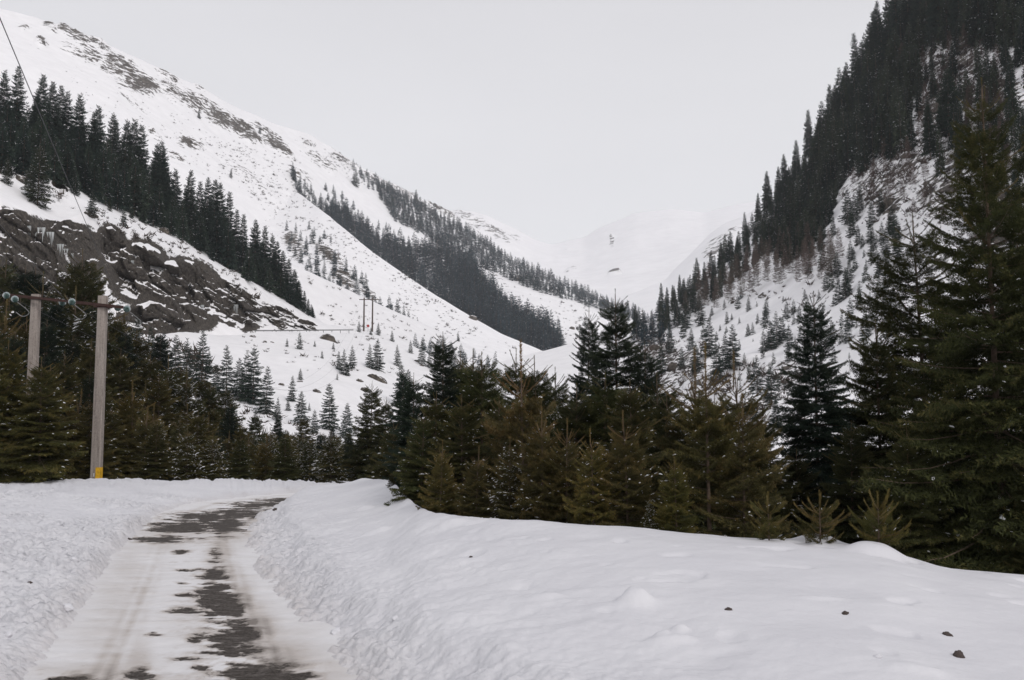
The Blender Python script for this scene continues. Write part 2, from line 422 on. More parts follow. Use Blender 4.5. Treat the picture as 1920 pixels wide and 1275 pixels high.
def ground(x, y):
    """height, roughness (clods), dirt"""
    x = np.asarray(x, float); y = np.asarray(y, float)
    d = road_dist(x, y); r = np.hypot(x, y)
    u = x / np.maximum(y, 1.5)
    P3 = np.stack([x, y, 0 * x], -1)
    wig = 0.22 * fbm(P3 * 0.5, 3, 3)
    yc = np.interp(u, _uu, _ys); zc = np.interp(u, _uu, _zs)
    base_r = 0.28 + (zc - 0.28) * (.7 * np.clip((y - 4.0) / (yc - 4.0), 0, 1) + .3 * sst(y, 4.0, yc))
    base_r = base_r * (.60 + .40 * sst(d, 1.6, 5.5) ** .8)
    fall = .27 - .17 * sst(-u, .115, .135)
    over = np.maximum(y - yc, 0)
    base_r = base_r - fall * (over - 0.5 * (1 - np.exp(-over / 0.5)))
    floor_r = np.interp(x, [-12, 0, 6, 40], [0.1, -1.6, -3.2, -5.0])
    base_r = np.maximum(base_r, floor_r)
    base_l = 0.30 + 0.03 * sst(y, 5, 25)
    back = sst(y, 33.5, 38)
    base_l = base_l - 0.55 * back + 0.10 * np.clip(-x - 16, 0, 60) * sst(y, 42, 70)
    right = sst(d, -0.5, 0.5)
    B = base_l * (1 - right) + base_r * right
    # banks rise from the road edge: a cut wall on the right, a heaped slope on the left
    wl_ = 0.35 * fbm(P3 * 0.9, 3, 33)
    toe = np.interp(y, [8.3, 12.3, 15.8, 20, 25], [1.40, 1.10, .85, .92, 1.1])
    w_lo = np.interp(y, [7, 9.8, 14], [1.85, 1.45, 1.35]); w_hi = np.interp(y, [7, 9, 14], [2.65, 2.2, 1.85])
    e_r = 0.36 * sst(d + wig * 0.7, toe - .18, toe + .42) + 0.64 * sst((d + wl_ * .6 - w_lo) / (w_hi - w_lo), 0, 1)
    e_l = 0.42 * sst(-d + wig * .6, HALF - .35, HALF + .15) + 0.58 * sst(-d + wig, HALF + .1, HALF + 2.4)
    k = np.where(d > 0, e_r, e_l)
    far = sst(y, 45, 70)
    z = -0.06 + (B + 0.06) * k
    z = z + 0.06 * fbm(P3 * 0.35, 3, 11) * k
    # clods of ploughed snow
    near_r = (np.exp(-np.maximum(d - w_lo, 0) / .22) + .38 * np.exp(-np.maximum(d - w_hi, 0) / 1.0)) * (d > 0)
    rl = np.where(d < 0, 1.0 * sst(-d, HALF - .4, HALF + .05), 0)
    rough = np.clip(rl + near_r * sst(d - toe, -.22, .12), 0, 1)
    rough = rough * (1 - 0.6 * sst(r, 30, 45))
    patchy = 0.45 + 0.75 * sst(fbm(P3 * 0.6, 3, 31), -.4, .4)
    c1 = np.clip(1 - cells(P3[..., :2] * 3.1, 5), 0, 1) ** 0.7
    c2 = np.clip(1 - cells(P3[..., :2] * 6.5 + 40, 6), 0, 1) ** 0.7
    c3 = np.clip(1 - cells(P3[..., :2] * 13 + 80, 8), 0, 1)
    z = z + rough * patchy * (0.11 * c1 + 0.08 * c2 + 0.045 * c3 + 0.06 * fbm(P3 * 2.5, 4, 21)) - rough * .075
    # wall face: scraped, slumped
    wl = np.exp(-((d - (w_lo + w_hi) / 2) / .3) ** 2)
    z = z + wl * 0.035 * ridged(np.stack([x * 1.2, y * .7, 0 * x], -1), 4, 41)
    # open field: wind ripples, small pits
    field = sst(d, HALF + .3, HALF + 2.5)
    z = z + field * (0.032 * fbm(np.stack([x * .9, y * 1.6, 0 * x], -1), 4, 51) - 0.035 * sst(fbm(np.stack([x * 2.2, y * 3.2, 0 * x], -1), 2, 61), .38, .7))
    z = z + sst(d, HALF + .1, HALF + .6) * (1 - sst(d, HALF + 1.5, HALF + 4.0)) * 0.045 * fbm(P3 * 2.2, 4, 71)
    for hx, hy, rx, ry, hh in HP:
        q = ((x - hx) / rx) ** 2 + ((y - hy) / ry) ** 2
        z = z + hh * np.exp(-q ** 1.5)
    rough_v = np.clip(rough * patchy + 0.25 * wl + 0.05, 0, 1)
    dirt = np.exp(-np.maximum(np.where(d > 0, d - toe - .05, -d - 1.4), 0) / .22) * 0.6
    return z, rough_v, dirt

def build_ground():
    az_in = np.linspace(-0.66, 0.66, 820)
    left = -np.linspace(0.68, math.pi, 46)[::-1]; right_ = np.linspace(0.68, math.pi, 46)
    az = np.concatenate([left, az_in, right_])
    rr = np.concatenate([np.geomspace(0.4, 5.6, 30)[:-1], np.geomspace(5.6, 30, 470)[:-1], np.geomspace(30, 95, 60)])
    A, Rr = np.meshgrid(az, rr)
    X = np.sin(A) * Rr; Y = np.cos(A) * Rr
    Z, rg, dt = ground(X, Y)
    V = np.stack([X, Y, Z], -1).reshape(-1, 3)
    me = mesh_np('snow_ground', V, grid_faces(len(rr), len(az))[:, ::-1], [M_SNOW], smooth=True, attrs={'rough': rg.ravel(), 'dirt': dt.ravel()})
    o = obj('snow_ground', me); tag(o, kind='structure')
    # great sheet under everything, to the horizon
    V = np.array([(-9000, -3000, -9), (9000, -3000, -9), (9000, 9000, -9), (-9000, 9000, -9)], float)
    me = mesh_np('valley_floor', V, np.array([[0, 1, 2, 3]]), [M_FARMT], attrs={'rock': np.full(4, -3.)})
    tag(obj('valley_floor', me), kind='structure')
build_ground()

def gnd_pt(px, py, z=0.0):
    d = ray(px, py); t = (z - EYE[2]) / d[..., 2]
    return d[..., 0] * t, d[..., 1] * t

def build_road():
    C = resample(RCS, 0.05)
    C = C[(C[:, 1] > -6)]
    T = np.gradient(C, axis=0); T /= np.hypot(T[:, 0], T[:, 1])[:, None]
    Nn = np.stack([T[:, 1], -T[:, 0]], -1)
    ts = np.linspace(-2.1, 2.1, 130)
    X = C[:, None, 0] + Nn[:, None, 0] * ts; Y = C[:, None, 1] + Nn[:, None, 1] * ts
    TT = np.broadcast_to(ts, X.shape)
    P3 = np.stack([X, Y, 0 * X], -1)
    a = np.zeros_like(X); dirt = np.zeros_like(X)
    def blob(px, py, rx, ry, amp=1.2, arr=None):
        cx, cy_ = gnd_pt(px, py); ex, _ = gnd_pt(px + rx, py); _, ey = gnd_pt(px, py - ry); _, ey2 = gnd_pt(px, py + ry)
        sx = abs(ex - cx); sy = abs(ey - ey2) / 2
        q = ((X - cx - (Y - cy_) * cx / cy_) / sx) ** 2 + ((Y - cy_) / sy) ** 2
        np.maximum(arr, amp * np.exp(-q * 1.15), out=arr)
    for b in ((300, 1011, 62, 7), (345, 990, 70, 12, 1.3), (420, 985, 45, 16, 1.2), (390, 970, 75, 10, 1.25), (455, 962, 60, 10, 1.2), (480, 947, 60, 6, 1.2), (520, 938, 40, 4, 1.2),
              (262, 1013, 22, 4, 1.0), (404, 1050, 12, 20, .62), (400, 1075, 12, 18, .55),
              (408, 1103, 20, 7), (415, 1120, 23, 12, 1.25), (428, 1142, 20, 13, 1.25), (443, 1148, 14, 8), (345, 1147, 30, 5, 1.2), (395, 1153, 14, 5, .8), (388, 1128, 14, 5, .7),
              (450, 1175, 20, 6), (428, 1197, 48, 9, 1.2), (418, 1212, 22, 6, .9), (462, 1190, 22, 8), (366, 1203, 16, 4, .8), (290, 1191, 16, 4, .9), (432, 1228, 14, 6, .6),
              (490, 1262, 78, 17, 1.25), (560, 1272, 40, 14, 1.1), (376, 1253, 14, 6, .8), (262, 1268, 24, 12, 1.1), (340, 1037, 18, 3.5, .85), (350, 1072, 22, 2.5, .5), (330, 1054, 18, 2.5, .5), (345, 1096, 18, 3, .6), (355, 1118, 26, 3.5, .6), (385, 1096, 22, 3, .55),
              (120, 1275, 60, 10, .75), (480, 1310, 120, 35, 1.2), (250, 1320, 60, 40, 1.1), (345, 1238, 30, 4, .55), (400, 1225, 40, 4, .55)):
        blob(*b[:4], b[4] if len(b) > 4 else 1.2, a)
    for b in ((405, 1040, 22, 40, .8), (400, 1080, 26, 30, .7), (455, 1120, 26, 40, .75), (490, 1175, 34, 50, .8), (540, 1240, 70, 60, .85), (430, 1000, 50, 18, .8), (480, 975, 50, 12, .8), (240, 1060, 34, 50, .40), (215, 1120, 44, 50, .42), (195, 1200, 60, 60, .36), (262, 1240, 26, 45, .75), (170, 1262, 120, 22, .65), (360, 1160, 60, 60, .22), (620, 1265, 60, 30, .65), (350, 1000, 110, 20, .6), (300, 1020, 60, 14, .5)):
        blob(*b[:4], b[4], dirt)
    n1 = fbm(np.stack([X * 1.6, Y * 3.6, 0 * X], -1), 5, 91, .6)
    n2 = fbm(np.stack([X * 5, Y * 8, 0 * X], -1), 4, 95, .6)
    tc_ = np.interp(Y, [8, 12.4, 16, 24], [.52, .22, .13, .0]); sl = (np.arange(len(C)) * .05)[:, None] + 0 * X
    nL = fbm(np.stack([TT * 5, sl * .55, 0 * X], -1), 4, 98, .6)
    mid = np.exp(-((TT - tc_ - .05 * nL) / .21) ** 2) * (.50 + .45 * nL) * sst(Y, 16.2, 13.8) + np.exp(-((TT - .1) / .5) ** 2) * .10
    mid = np.clip(mid, 0, .6)
    n3 = fbm(np.stack([X * 4.5, Y * 7, 0 * X], -1), 4, 97, .65)
    w8 = sst(a + mid, 0.05, .45)
    a = a + mid * sst(Y, 40, 5) + (0.9 * n1 + 0.55 * n2 + 0.8 * n3) * w8
    # light strips of snow crossing the bare stretch
    gap = 0
    for sy_, wd, x0 in ((1002, .30, .4), (980, .18, -.3), (950, .22, 0.1)):
        _, yy = gnd_pt(350, sy_)
        gap = gap + np.exp(-((Y - yy - 0.25 * n1) / wd) ** 2) * sst(TT + n1 * .5, x0 + .4, x0 - .4) * .75
    a = np.clip(a - gap, 0, 1)
    edge = 1 - sst(np.abs(TT) + .3 * n1, 1.35, 1.75)
    a = a * edge
    dirt = np.clip(.62 * dirt + 0.03 + 0.16 * n1 + .10 * n3, 0, 1) * edge
    # tread marks along the wheel tracks
    tr = (np.exp(-((TT - tc_ - .33) / .15) ** 2) + .9 * np.exp(-((TT + 0.72) / .15) ** 2))
    dirt = np.clip(dirt + tr * .30 * sst(nL, -.5, .3) * edge, 0, 1)
    tread = tr * (0.5 + 0.5 * np.sin(TT * 150)) * (0.4 + .6 * sst(n1, -.3, .3)) * sst(Y, 22, 9)
    snow_h = (1 - sst(a, .38, .62))
    Z = 0.0 + snow_h * (0.016 + 0.012 * n2 + 0.02 * n1) - 0.008 * tread - 0.02 * (np.exp(-((TT - .75) / .3) ** 2) + np.exp(-((TT + .65) / .3) ** 2)) * snow_h * .6
    Z = Z - 0.35 * sst(np.abs(TT), 1.75, 2.1)
    me = mesh_np('road', np.stack([X, Y, Z], -1).reshape(-1, 3), grid_faces(*X.shape), [M_ROAD], smooth=True,
                 attrs={'asphalt': a.ravel(), 'dirt': dirt.ravel(), 'tread': tread.ravel()})
    tag(obj('road', me), kind='structure')
build_road()

# ---------------------------------------------------------------- hills and mountains: lofted from surveyed ridge lines
def loft(name, rows, px0, px1, dpx, mat, seg, amp, nscale, rocks=(), smooth_px=14, skyfix=None, rock_base=-1.2, rel=None, seed=0, extra=None):
    """rows: list of [(px, py, D), ...] from foot to beyond the skyline"""
    pxs = np.arange(px0, px1 + .1, dpx)
    kw = max(1, int(smooth_px / dpx)) | 1
    def sm(v):
        if kw <= 1: return v
        p = np.pad(v, kw // 2, mode='edge'); return np.convolve(p, np.ones(kw) / kw, 'valid')
    R3 = []; PY = []
    for row in rows:
        r = np.array(row, float)
        py = sm(np.interp(pxs, r[:, 0], r[:, 1])); D = sm(np.interp(pxs, r[:, 0], r[:, 2]))
        R3.append(at(pxs, py, D)); PY.append(py)
    out = []; fade = []
    for i in range(len(rows) - 1):
        k = seg[i]
        for j in range(k):
            t = j / k
            out.append(R3[i] * (1 - t) + R3[i + 1] * t); 
            sf = 1.0
            if skyfix is not None:
                q = i + t; sf = min(1.0, abs(q - skyfix) * 1.6 + 0.3)
            fade.append(sf)
    out.append(R3[-1]); fade.append(1.0)
    V = np.array(out); fade = np.array(fade)[:, None]
    px, py = proj(V)
    rock = np.full(px.shape, rock_base)
    for (rx0, ry0, ra, rb, ang, amt) in rocks:
        c, s = math.cos(R_(ang)), math.sin(R_(ang))
        dx = px - rx0; dy = py - ry0
        q = ((dx * c + dy * s) / ra) ** 2 + ((-dx * s + dy * c) / rb) ** 2
        rock = np.maximum(rock, rock_base + (amt - rock_base) * np.exp(-q ** 1.6 * .6))
    z = amp * fbm(V / nscale, 5, 100 + seed) * fade
    V[..., 2] += z
    rk = np.clip(rock + .6, 0, 1)
    V[..., 2] += rk * amp * 0.7 * ridged(V / (nscale * .35), 4, 200 + seed)
    if extra is not None: extra(V, px, py, rock)
    me = mesh_np(name, V.reshape(-1, 3), grid_faces(V.shape[0], V.shape[1]), [mat], smooth=True, attrs={'rock': rock.ravel()})
    o = obj(name, me); tag(o, kind='structure')
    Vf = V.reshape(-1, 3)
    ff = grid_faces(V.shape[0], V.shape[1])
    st = 1
    return o, (Vf, ff)

def bvh(*layers):
    vs = []; fs = []; off = 0
    for Vf, ff in layers:
        vs.append(Vf); fs.append(ff + off); off += len(Vf)
    return BVHTree.FromPolygons(np.concatenate(vs).tolist(), np.concatenate(fs).tolist())

def drop(row, dD, dz):
    """row behind a ridge: dD further on and dz lower"""
    r = []
    for px, py, D in row:
        P = at(px, py, D); s = (D + dD) / D
        Q = np.array([P[0] * s, P[1] * s, P[2] - dz]); a, b = proj(Q); r.append((a, b, D + dD))
    return r

# far cloud-veiled range at the head of the valley
F_sky = [(500, 330, 3600), (820, 385, 3600), (850, 396, 3600), (880, 392, 3600), (915, 402, 3600), (960, 424, 3600), (1000, 446, 3700), (1035, 455, 3900), (1060, 452, 4000), (1095, 446, 4100), (1130, 424, 4100), (1190, 400, 4100), (1260, 392, 4100), (1320, 400, 4100), (1400, 380, 4100), (1700, 330, 4100), (2300, 200, 4100)]
F_mid = [(500, 520, 2900), (850, 500, 2700), (1000, 515, 2700), (1100, 520, 2600), (1200, 500, 2600), (1300, 480, 2600), (2300, 400, 2600)]
F_foot = [(500, 640, 1500), (1000, 590, 1500), (1150, 585, 1500), (1250, 590, 1500), (2300, 600, 1500)]
far_rocks = [(900, 420, 38, 14, 30, .55), (862, 402, 14, 8, 30, .5), (935, 438, 34, 13, 30, .5), (965, 445, 16, 8, 20, .2), (880, 430, 30, 10, 30, .3), (1147, 450, 6, 9, 0, .6), (1068, 500, 9, 5, -30, .1), (1077, 497, 5, 5, 0, .4), (1152, 524, 14, 3, -14, 1.0), (1290, 478, 60, 4, -22, -.35), (1060, 470, 5, 20, 30, -.3), (1090, 470, 40, 30, 0, -.75), (1190, 560, 60, 15, 0, -.7)]
loft('far_mountain', [F_foot, F_mid, F_sky, drop(F_sky, 500, 300)], 480, 2300, 5, M_FARMT, [40, 60, 4], 46, 420, far_rocks, skyfix=2)
F2_sky = [(1150, 560, 1900), (1250, 520, 2000), (1300, 470, 2050), (1330, 440, 2100), (1360, 418, 2100), (1400, 402, 2100), (1500, 330, 2100), (2300, 100, 2100)]
F2_foot = [(1150, 600, 1300), (1300, 590, 1200), (2300, 560, 1200)]
loft('far_spur', [F2_foot, F2_sky, drop(F2_sky, 400, 200)], 1150, 2300, 5, M_FARMT, [60, 4], 14, 160, [(1350, 458, 36, 18, -30, .35), (1375, 432, 30, 12, -30, .1), (1330, 478, 16, 12, 0, .5), (1280, 500, 40, 14, -25, -.35)], skyfix=1, seed=3)

# the big mountain on the left
A_sky = [(-600, -330, 620), (-200, -80, 720), (0, 16, 800), (60, 32, 830), (110, 48, 850), (160, 68, 870), (230, 98, 900), (300, 128, 940), (380, 166, 990), (450, 204, 1040), (520, 234, 1100), (580, 250, 1150), (620, 275, 1180), (680, 315, 1240), (740, 350, 1300), (800, 378, 1360), (850, 402, 1420), (900, 444, 1440), (960, 480, 1450), (1020, 510, 1440), (1100, 548, 1400), (1200, 585, 1350), (1300, 640, 1300), (1400, 700, 1250)]
A_m2 = [(-600, 60, 480), (0, 190, 560), (200, 240, 620), (400, 330, 700), (600, 410, 830), (800, 490, 980), (1000, 570, 1100), (1200, 640, 1100), (1400, 720, 1100)]
A_m1 = [(-600, 300, 380), (0, 380, 440), (200, 430, 470), (400, 480, 520), (600, 560, 620), (800, 610, 760), (1000, 650, 850), (1200, 690, 900), (1400, 740, 900)]
A_foot = [(-600, 560, 330), (0, 600, 350), (400, 660, 400), (600, 690, 470), (800, 700, 560), (1000, 710, 650), (1400, 780, 700)]
A_rocks = [(125, 62, 22, 8.8, 30, 0.75), (150, 75, 26, 10.0, 30, 0.85), (185, 88, 26, 10.0, 32, 0.9), (225, 125, 34, 17.5, 26, 0.95), (262, 158, 36, 18.8, 22, 1.2), (280, 165, 24, 10.0, 25, 1.2), (170, 100, 24, 10.0, 40, 0.7), (310, 140, 18, 7.5, 30, 0.75), (325, 150, 14, 7.5, 30, 0.7), (365, 190, 30, 15.0, 30, 0.95), (375, 158, 16, 7.5, 30, 0.7), (415, 222, 34, 12.5, 30, 1.3), (450, 240, 34, 11.2, 28, 1.3), (475, 262, 22, 8.8, 22, 1.3), (520, 275, 32, 11.2, 38, 1.3), (540, 292, 16, 7.5, 38, 1.2), (335, 178, 40, 15.0, 28, 0.6), (205, 128, 20, 6.2, 30, 0.6),
           (350, 265, 16, 11.2, 10, 1.15), (372, 268, 14, 10.0, 10, 0.7), (77, 78, 12, 6.2, 25, 0.8), (45, 52, 9, 5.0, 10, 0.6), (578, 270, 10, 5.0, 20, 0.7), (560, 330, 26, 12.5, 25, 0.4), (640, 300, 22, 7.5, 25, 0.5), (330, 300, 26, 7.5, 35, 0.3), (290, 255, 20, 6.2, 45, 0.3), (820, 388, 26, 6.2, 32, 1.0), (840, 398, 18, 6.2, 32, 0.9), (740, 350, 60, 12.5, 32, 0.3), (790, 385, 14, 6.2, 20, 0.6), (540, 440, 30, 42.5, 20, 0.4), (300, 120, 14, 6.2, 30, 0.5), (10, 3, 16, 6.2, 10, 1.1), (95, 55, 18, 6, 25, .5), (140, 95, 30, 8, 30, .3), (250, 190, 40, 6, 35, .1), (400, 200, 60, 8, 32, .5), (500, 250, 40, 6, 32, .6), (600, 300, 40, 8, 32, .3), (470, 330, 60, 20, 30, -.1), (700, 335, 30, 5, 32, .4), (640, 285, 24, 4, 28, .5), (900, 440, 20, 4, 32, .3)]
A_o, A_l = loft('mountain', [A_foot, A_m1, A_m2, A_sky, drop(A_sky, 250, 160)], -600, 1400, 3, M_MOUNT, [50, 90, 150, 4], 9.0, 85, A_rocks, skyfix=3, seed=11)

# open spur in front of the forest belt, then the long smooth spur with the gully wood behind it
B_sky = [(780, 470, 960), (840, 468, 950), (890, 489, 930), (960, 514, 915), (1050, 545, 900), (1100, 565, 890), (1150, 582, 880), (1190, 598, 870), (1240, 630, 860), (1300, 680, 850)]
B_foot = [(780, 640, 640), (900, 660, 620), (1000, 680, 600), (1300, 740, 600)]
B_o, B_l = loft('open_spur', [B_foot, B_sky, drop(B_sky, 90, 60)], 780, 1300, 3, M_MOUNT, [90, 4], 3.2, 50, [(973, 523, 11, 5, 15, 1.3), (1015, 548, 16, 5, 20, .1), (930, 520, 20, 6, 30, -.1), (960, 560, 40, 10, 20, -.25), (1025, 600, 7, 5, 0, .3)], skyfix=1, seed=21)
C_sky = [(430, 330, 1150), (520, 345, 960), (560, 362, 820), (600, 392, 700), (650, 432, 625), (700, 474, 610), (760, 516, 595), (820, 556, 580), (880, 592, 565), (940, 626, 550), (1000, 650, 540), (1040, 668, 535), (1100, 700, 520), (1200, 740, 500)]
C_foot = [(430, 560, 400), (560, 600, 420), (700, 660, 430), (860, 700, 430), (1000, 720, 420), (1200, 790, 400)]
C_rocks = [(545, 452, 20, 20, 30, .9), (615, 480, 38, 14, 42, .95), (560, 470, 20, 26, 0, .6), (645, 520, 36, 16, 38, .7), (690, 548, 26, 9, 38, .7), (590, 520, 60, 30, 30, -.15), (735, 560, 40, 10, 35, -.3), (650, 430, 60, 12, 38, -.4)]
C_o, C_l = loft('smooth_spur', [C_foot, C_sky, drop(C_sky, 60, 55)], 430, 1200, 3, M_HILL, [120, 4], 2.6, 34, C_rocks, skyfix=1, seed=31)
D_sky = [(380, 430, 300), (480, 466, 305), (560, 502, 312), (620, 528, 330), (680, 557, 350), (740, 583, 365), (800, 610, 385), (850, 634, 400), (900, 657, 412), (950, 684, 425), (1000, 720, 430), (1100, 770, 430)]
D_foot = [(380, 640, 262), (700, 700, 268), (850, 742, 280), (1100, 790, 290)]
D_o, D_l = loft('middle_slope', [D_foot, D_sky, drop(D_sky, 40, 40)], 380, 1100, 3, M_HILL, [80, 4], 1.2, 18, [(640, 600, 60, 20, 20, -.55), (720, 610, 60, 14, 20, -.6)], skyfix=1, seed=41)
E_sky = [(780, 760, 330), (850, 722, 330), (930, 681, 335), (1000, 663, 340), (1080, 642, 345), (1140, 628, 345), (1200, 640, 345), (1300, 700, 345)]
E_foot = [(780, 800, 200), (1300, 800, 200)]
E_o, E_l = loft('valley_mound', [E_foot, E_sky, drop(E_sky, 40, 25)], 780, 1300, 3, M_HILL, [60, 4], 1.2, 20, [(975, 690, 30, 8, 0, -.3), (1250, 650, 50, 30, 0, .0), (1060, 700, 20, 8, 0, -.2)], skyfix=1, seed=51)

# near left hillside: lower slope, shelf road, rock cutting, wooded slope above it
H_foot = [(-700, 860, 70), (1100, 860, 75)]
H_low = [(-700, 730, 95), (0, 740, 100), (300, 745, 108), (600, 765, 120), (700, 775, 132), (850, 800, 140), (1100, 822, 150)]
H_out = [(-700, 650, 85 + 15), (0, 632, 118), (150, 629, 138), (300, 627, 158), (450, 625, 182), (600, 623, 212), (690, 622, 232), (730, 628, 243), (760, 642, 240), (800, 662, 232), (850, 694, 225), (950, 745, 215), (1100, 795, 200)]
def shift_row(row, dD):
    r = []
    for px, py, D in row:
        P = at(px, py, D); s = (D + dD) / D; a, b = proj(np.array([P[0] * s, P[1] * s, P[2]])); r.append((a, b, D + dD))
    return r
H_in = shift_row(H_out, 9)
H_cl = [(-700, 330, 122), (-100, 352, 134), (0, 374, 138), (60, 398, 143), (110, 420, 150), (160, 396, 158), (220, 420, 168), (300, 452, 180), (360, 476, 192), (420, 510, 204), (480, 536, 214), (540, 570, 226), (580, 596, 232), (605, 614, 236), (690, 618, 248), (730, 628, 258), (760, 644, 256), (850, 702, 240), (1100, 800, 215)]
H_wb = [(-700, 270, 150), (0, 325, 160), (130, 350, 176), (200, 388, 188), (260, 412, 198), (330, 442, 208), (420, 500, 224), (520, 552, 240), (580, 588, 246), (610, 610, 248), (690, 620, 256), (730, 632, 264), (850, 712, 250), (1100, 806, 225)]
H_sky = [(-700, 150, 200), (0, 255, 212), (100, 280, 218), (200, 345, 232), (300, 412, 248), (420, 482, 262), (500, 532, 268), (580, 592, 262), (610, 613, 260), (690, 624, 262), (730, 638, 270), (850, 722, 260), (1100, 812, 235)]
cliff_r = [(40, 500, 80, 90, 10, 1.2), (20, 430, 50, 40, 20, 1.1), (120, 440, 50, 30, 40, .55), (160, 470, 40, 60, -30, .35), (260, 510, 60, 60, 20, 1.1), (350, 550, 80, 60, 30, 1.2), (300, 600, 80, 30, 0, 1.1), (440, 575, 70, 40, 30, 1.2), (530, 600, 50, 26, 25, 1.1), (575, 610, 30, 12, 20, 1.0), (210, 460, 30, 40, -20, 1.0), (100, 560, 80, 60, 0, 1.0),
           (15, 258, 22, 18, 25, 1.0), (30, 330, 26, 16, 20, .9), (110, 352, 26, 9, 35, .9), (170, 400, 18, 8, 30, .6), (345, 335, 1, 1, 0, 0)]
def facets(Q, seed):
    fl = np.floor(Q); I = fl.astype(np.int64); n = len(Q); b1 = np.full(n, 9.); b2 = np.full(n, 9.); val = np.zeros(n)
    for a in (-1, 0, 1):
        for b in (-1, 0, 1):
            for c in (-1, 0, 1):
                x, y, z = I[:, 0] + a, I[:, 1] + b, I[:, 2] + c
                h0, h1, h2, h3 = (_h(x, y, z, seed + k) for k in range(4))
                dx = Q[:, 0] - x - h0; dy = Q[:, 1] - y - h1; dz = Q[:, 2] - z - h2; d = np.sqrt(dx * dx + dy * dy + dz * dz)
                v = h3 + (h0 - .5) * 1.3 * dx + (h2 - .35) * 1.6 * dz
                near = d < b1
                b2 = np.where(near, b1, np.minimum(b2, d)); val = np.where(near, v, val); b1 = np.where(near, d, b1)
    return val, b2 - b1

def cliff_extra(V, px, py, rock):
    m = sst(rock, .0, .8) * sst(py, 640, 618)
    k = m > .01; P = V[k]
    al = P[:, 0] * .82 - P[:, 2] * .57; ac = P[:, 0] * .57 + P[:, 2] * .82
    f1, e1 = facets(np.stack([al / 11, P[:, 1] / 12, ac / 4.6], -1), 401)
    f2, e2 = facets(np.stack([al / 4.2, P[:, 1] / 5, ac / 1.7], -1), 411)
    low = fbm(P / 16, 3, 421); fine = ridged(P / 1.6, 3, 431)
    f3, e3 = facets(np.stack([al / 1.7, P[:, 1] / 2, ac / .8], -1), 441)
    push = 4.0 * (f1 - .5) + 1.9 * (f2 - .5) + .75 * (f3 - .5) + 1.8 * low + .22 * fine - .9 * np.exp(-e1 / .07) - .35 * np.exp(-e2 / .08)
    mk = m[k]
    V[k, 1] -= push * mk; V[k, 0] += push * mk * .35
H_o, H_l = loft('hillside', [H_foot, H_low, H_out, H_in, H_cl, H_wb, H_sky, drop(H_sky, 50, 40)], -700, 1100, 2, M_CLIFF, [20, 50, 4, 110, 30, 24, 3], 0.9, 15, cliff_r, smooth_px=9, skyfix=6, seed=61, rock_base=-1.9, extra=cliff_extra)

# steep wooded slope on the right
S_foot = [(1100, 850, 150), (1200, 850, 110), (1400, 860, 75), (1700, 880, 62), (2500, 880, 50)]
S_m1 = [(1100, 760, 200), (1200, 740, 185), (1300, 745, 150), (1400, 750, 120), (1600, 730, 100), (1920, 650, 85), (2500, 500, 70)]
S_m2 = [(1100, 700, 300), (1200, 640, 290), (1300, 640, 225), (1450, 610, 185), (1600, 530, 165), (1750, 420, 150), (1920, 320, 138), (2500, 40, 110)]
S_m3 = [(1100, 690, 330), (1200, 618, 335), (1300, 575, 305), (1400, 505, 285), (1500, 425, 265), (1600, 325, 245), (1750, 190, 222), (1920, 60, 205), (2500, -400, 170)]
S_sky = [(1100, 700, 350), (1180, 628, 355), (1240, 590, 368), (1280, 556, 375), (1350, 492, 385), (1420, 412, 385), (1480, 338, 380), (1540, 265, 372), (1600, 182, 365), (1650, 104, 360), (1700, 24, 352), (1800, -130, 345), (1920, -290, 330), (2500, -900, 300)]
right_r = [(1650, 350, 50, 60, 50, 0.6), (1700, 300, 40, 60, 60, 0.75), (1665, 385, 24, 28, 0, 1.2), (1750, 200, 22, 60, 10, 1.05), (1800, 120, 60, 26, -10, 1.05), (1860, 190, 60, 60, 0, 1.15), (1800, 300, 60, 60, 0, 0.75), (1870, 420, 60, 120, 0, 1.0), (1760, 370, 50, 50, 0, 0.85), (1250, 680, 50, 40, 0, 0.7), (1290, 700, 40, 40, 20, 0.65), (1450, 780, 60, 50, 20, 0.45), (1210, 650, 40, 30, 0, 0.55), (1325, 730, 40, 30, 0, 0.55), (1376, 565, 10, 3.5, -15, 1.2), (1430, 560, 16, 6, -20, 0.85), (1720, 120, 60, 80, 0, 0.35), (1560, 300, 80, 60, -50, -.2), (1440, 430, 80, 30, -45, -.3), (1620, 300, 30, 14, -40, .5), (1590, 360, 30, 10, -35, .3), (1690, 440, 40, 16, -30, .4), (1530, 590, 24, 8, -20, .4), (1480, 700, 50, 24, 20, .6), (1400, 790, 60, 30, 10, .6), (1240, 740, 40, 40, 0, .7)]
S_o, S_l = loft('steep_hillside', [S_foot, S_m1, S_m2, S_m3, S_sky, drop(S_sky, 60, 40)], 1100, 2500, 3, M_RIGHT, [30, 50, 60, 40, 3], 1.8, 16, right_r, skyfix=4, seed=71)

BV = {'mount': bvh(A_l), 'gully': bvh(A_l, B_l), 'spur': bvh(C_l), 'bspur': bvh(B_l), 'mid': bvh(D_l), 'mound': bvh(E_l), 'hill': bvh(H_l), 'right': bvh(S_l), 'c_d': bvh(C_l, D_l)}
def hit(layer, px, py, smooth=True):
    d = ray(px, py); v = Vector(d).normalized()
    h = BV[layer].ray_cast(Vector(EYE), v)
    return None if h[0] is None else np.array(h[0])

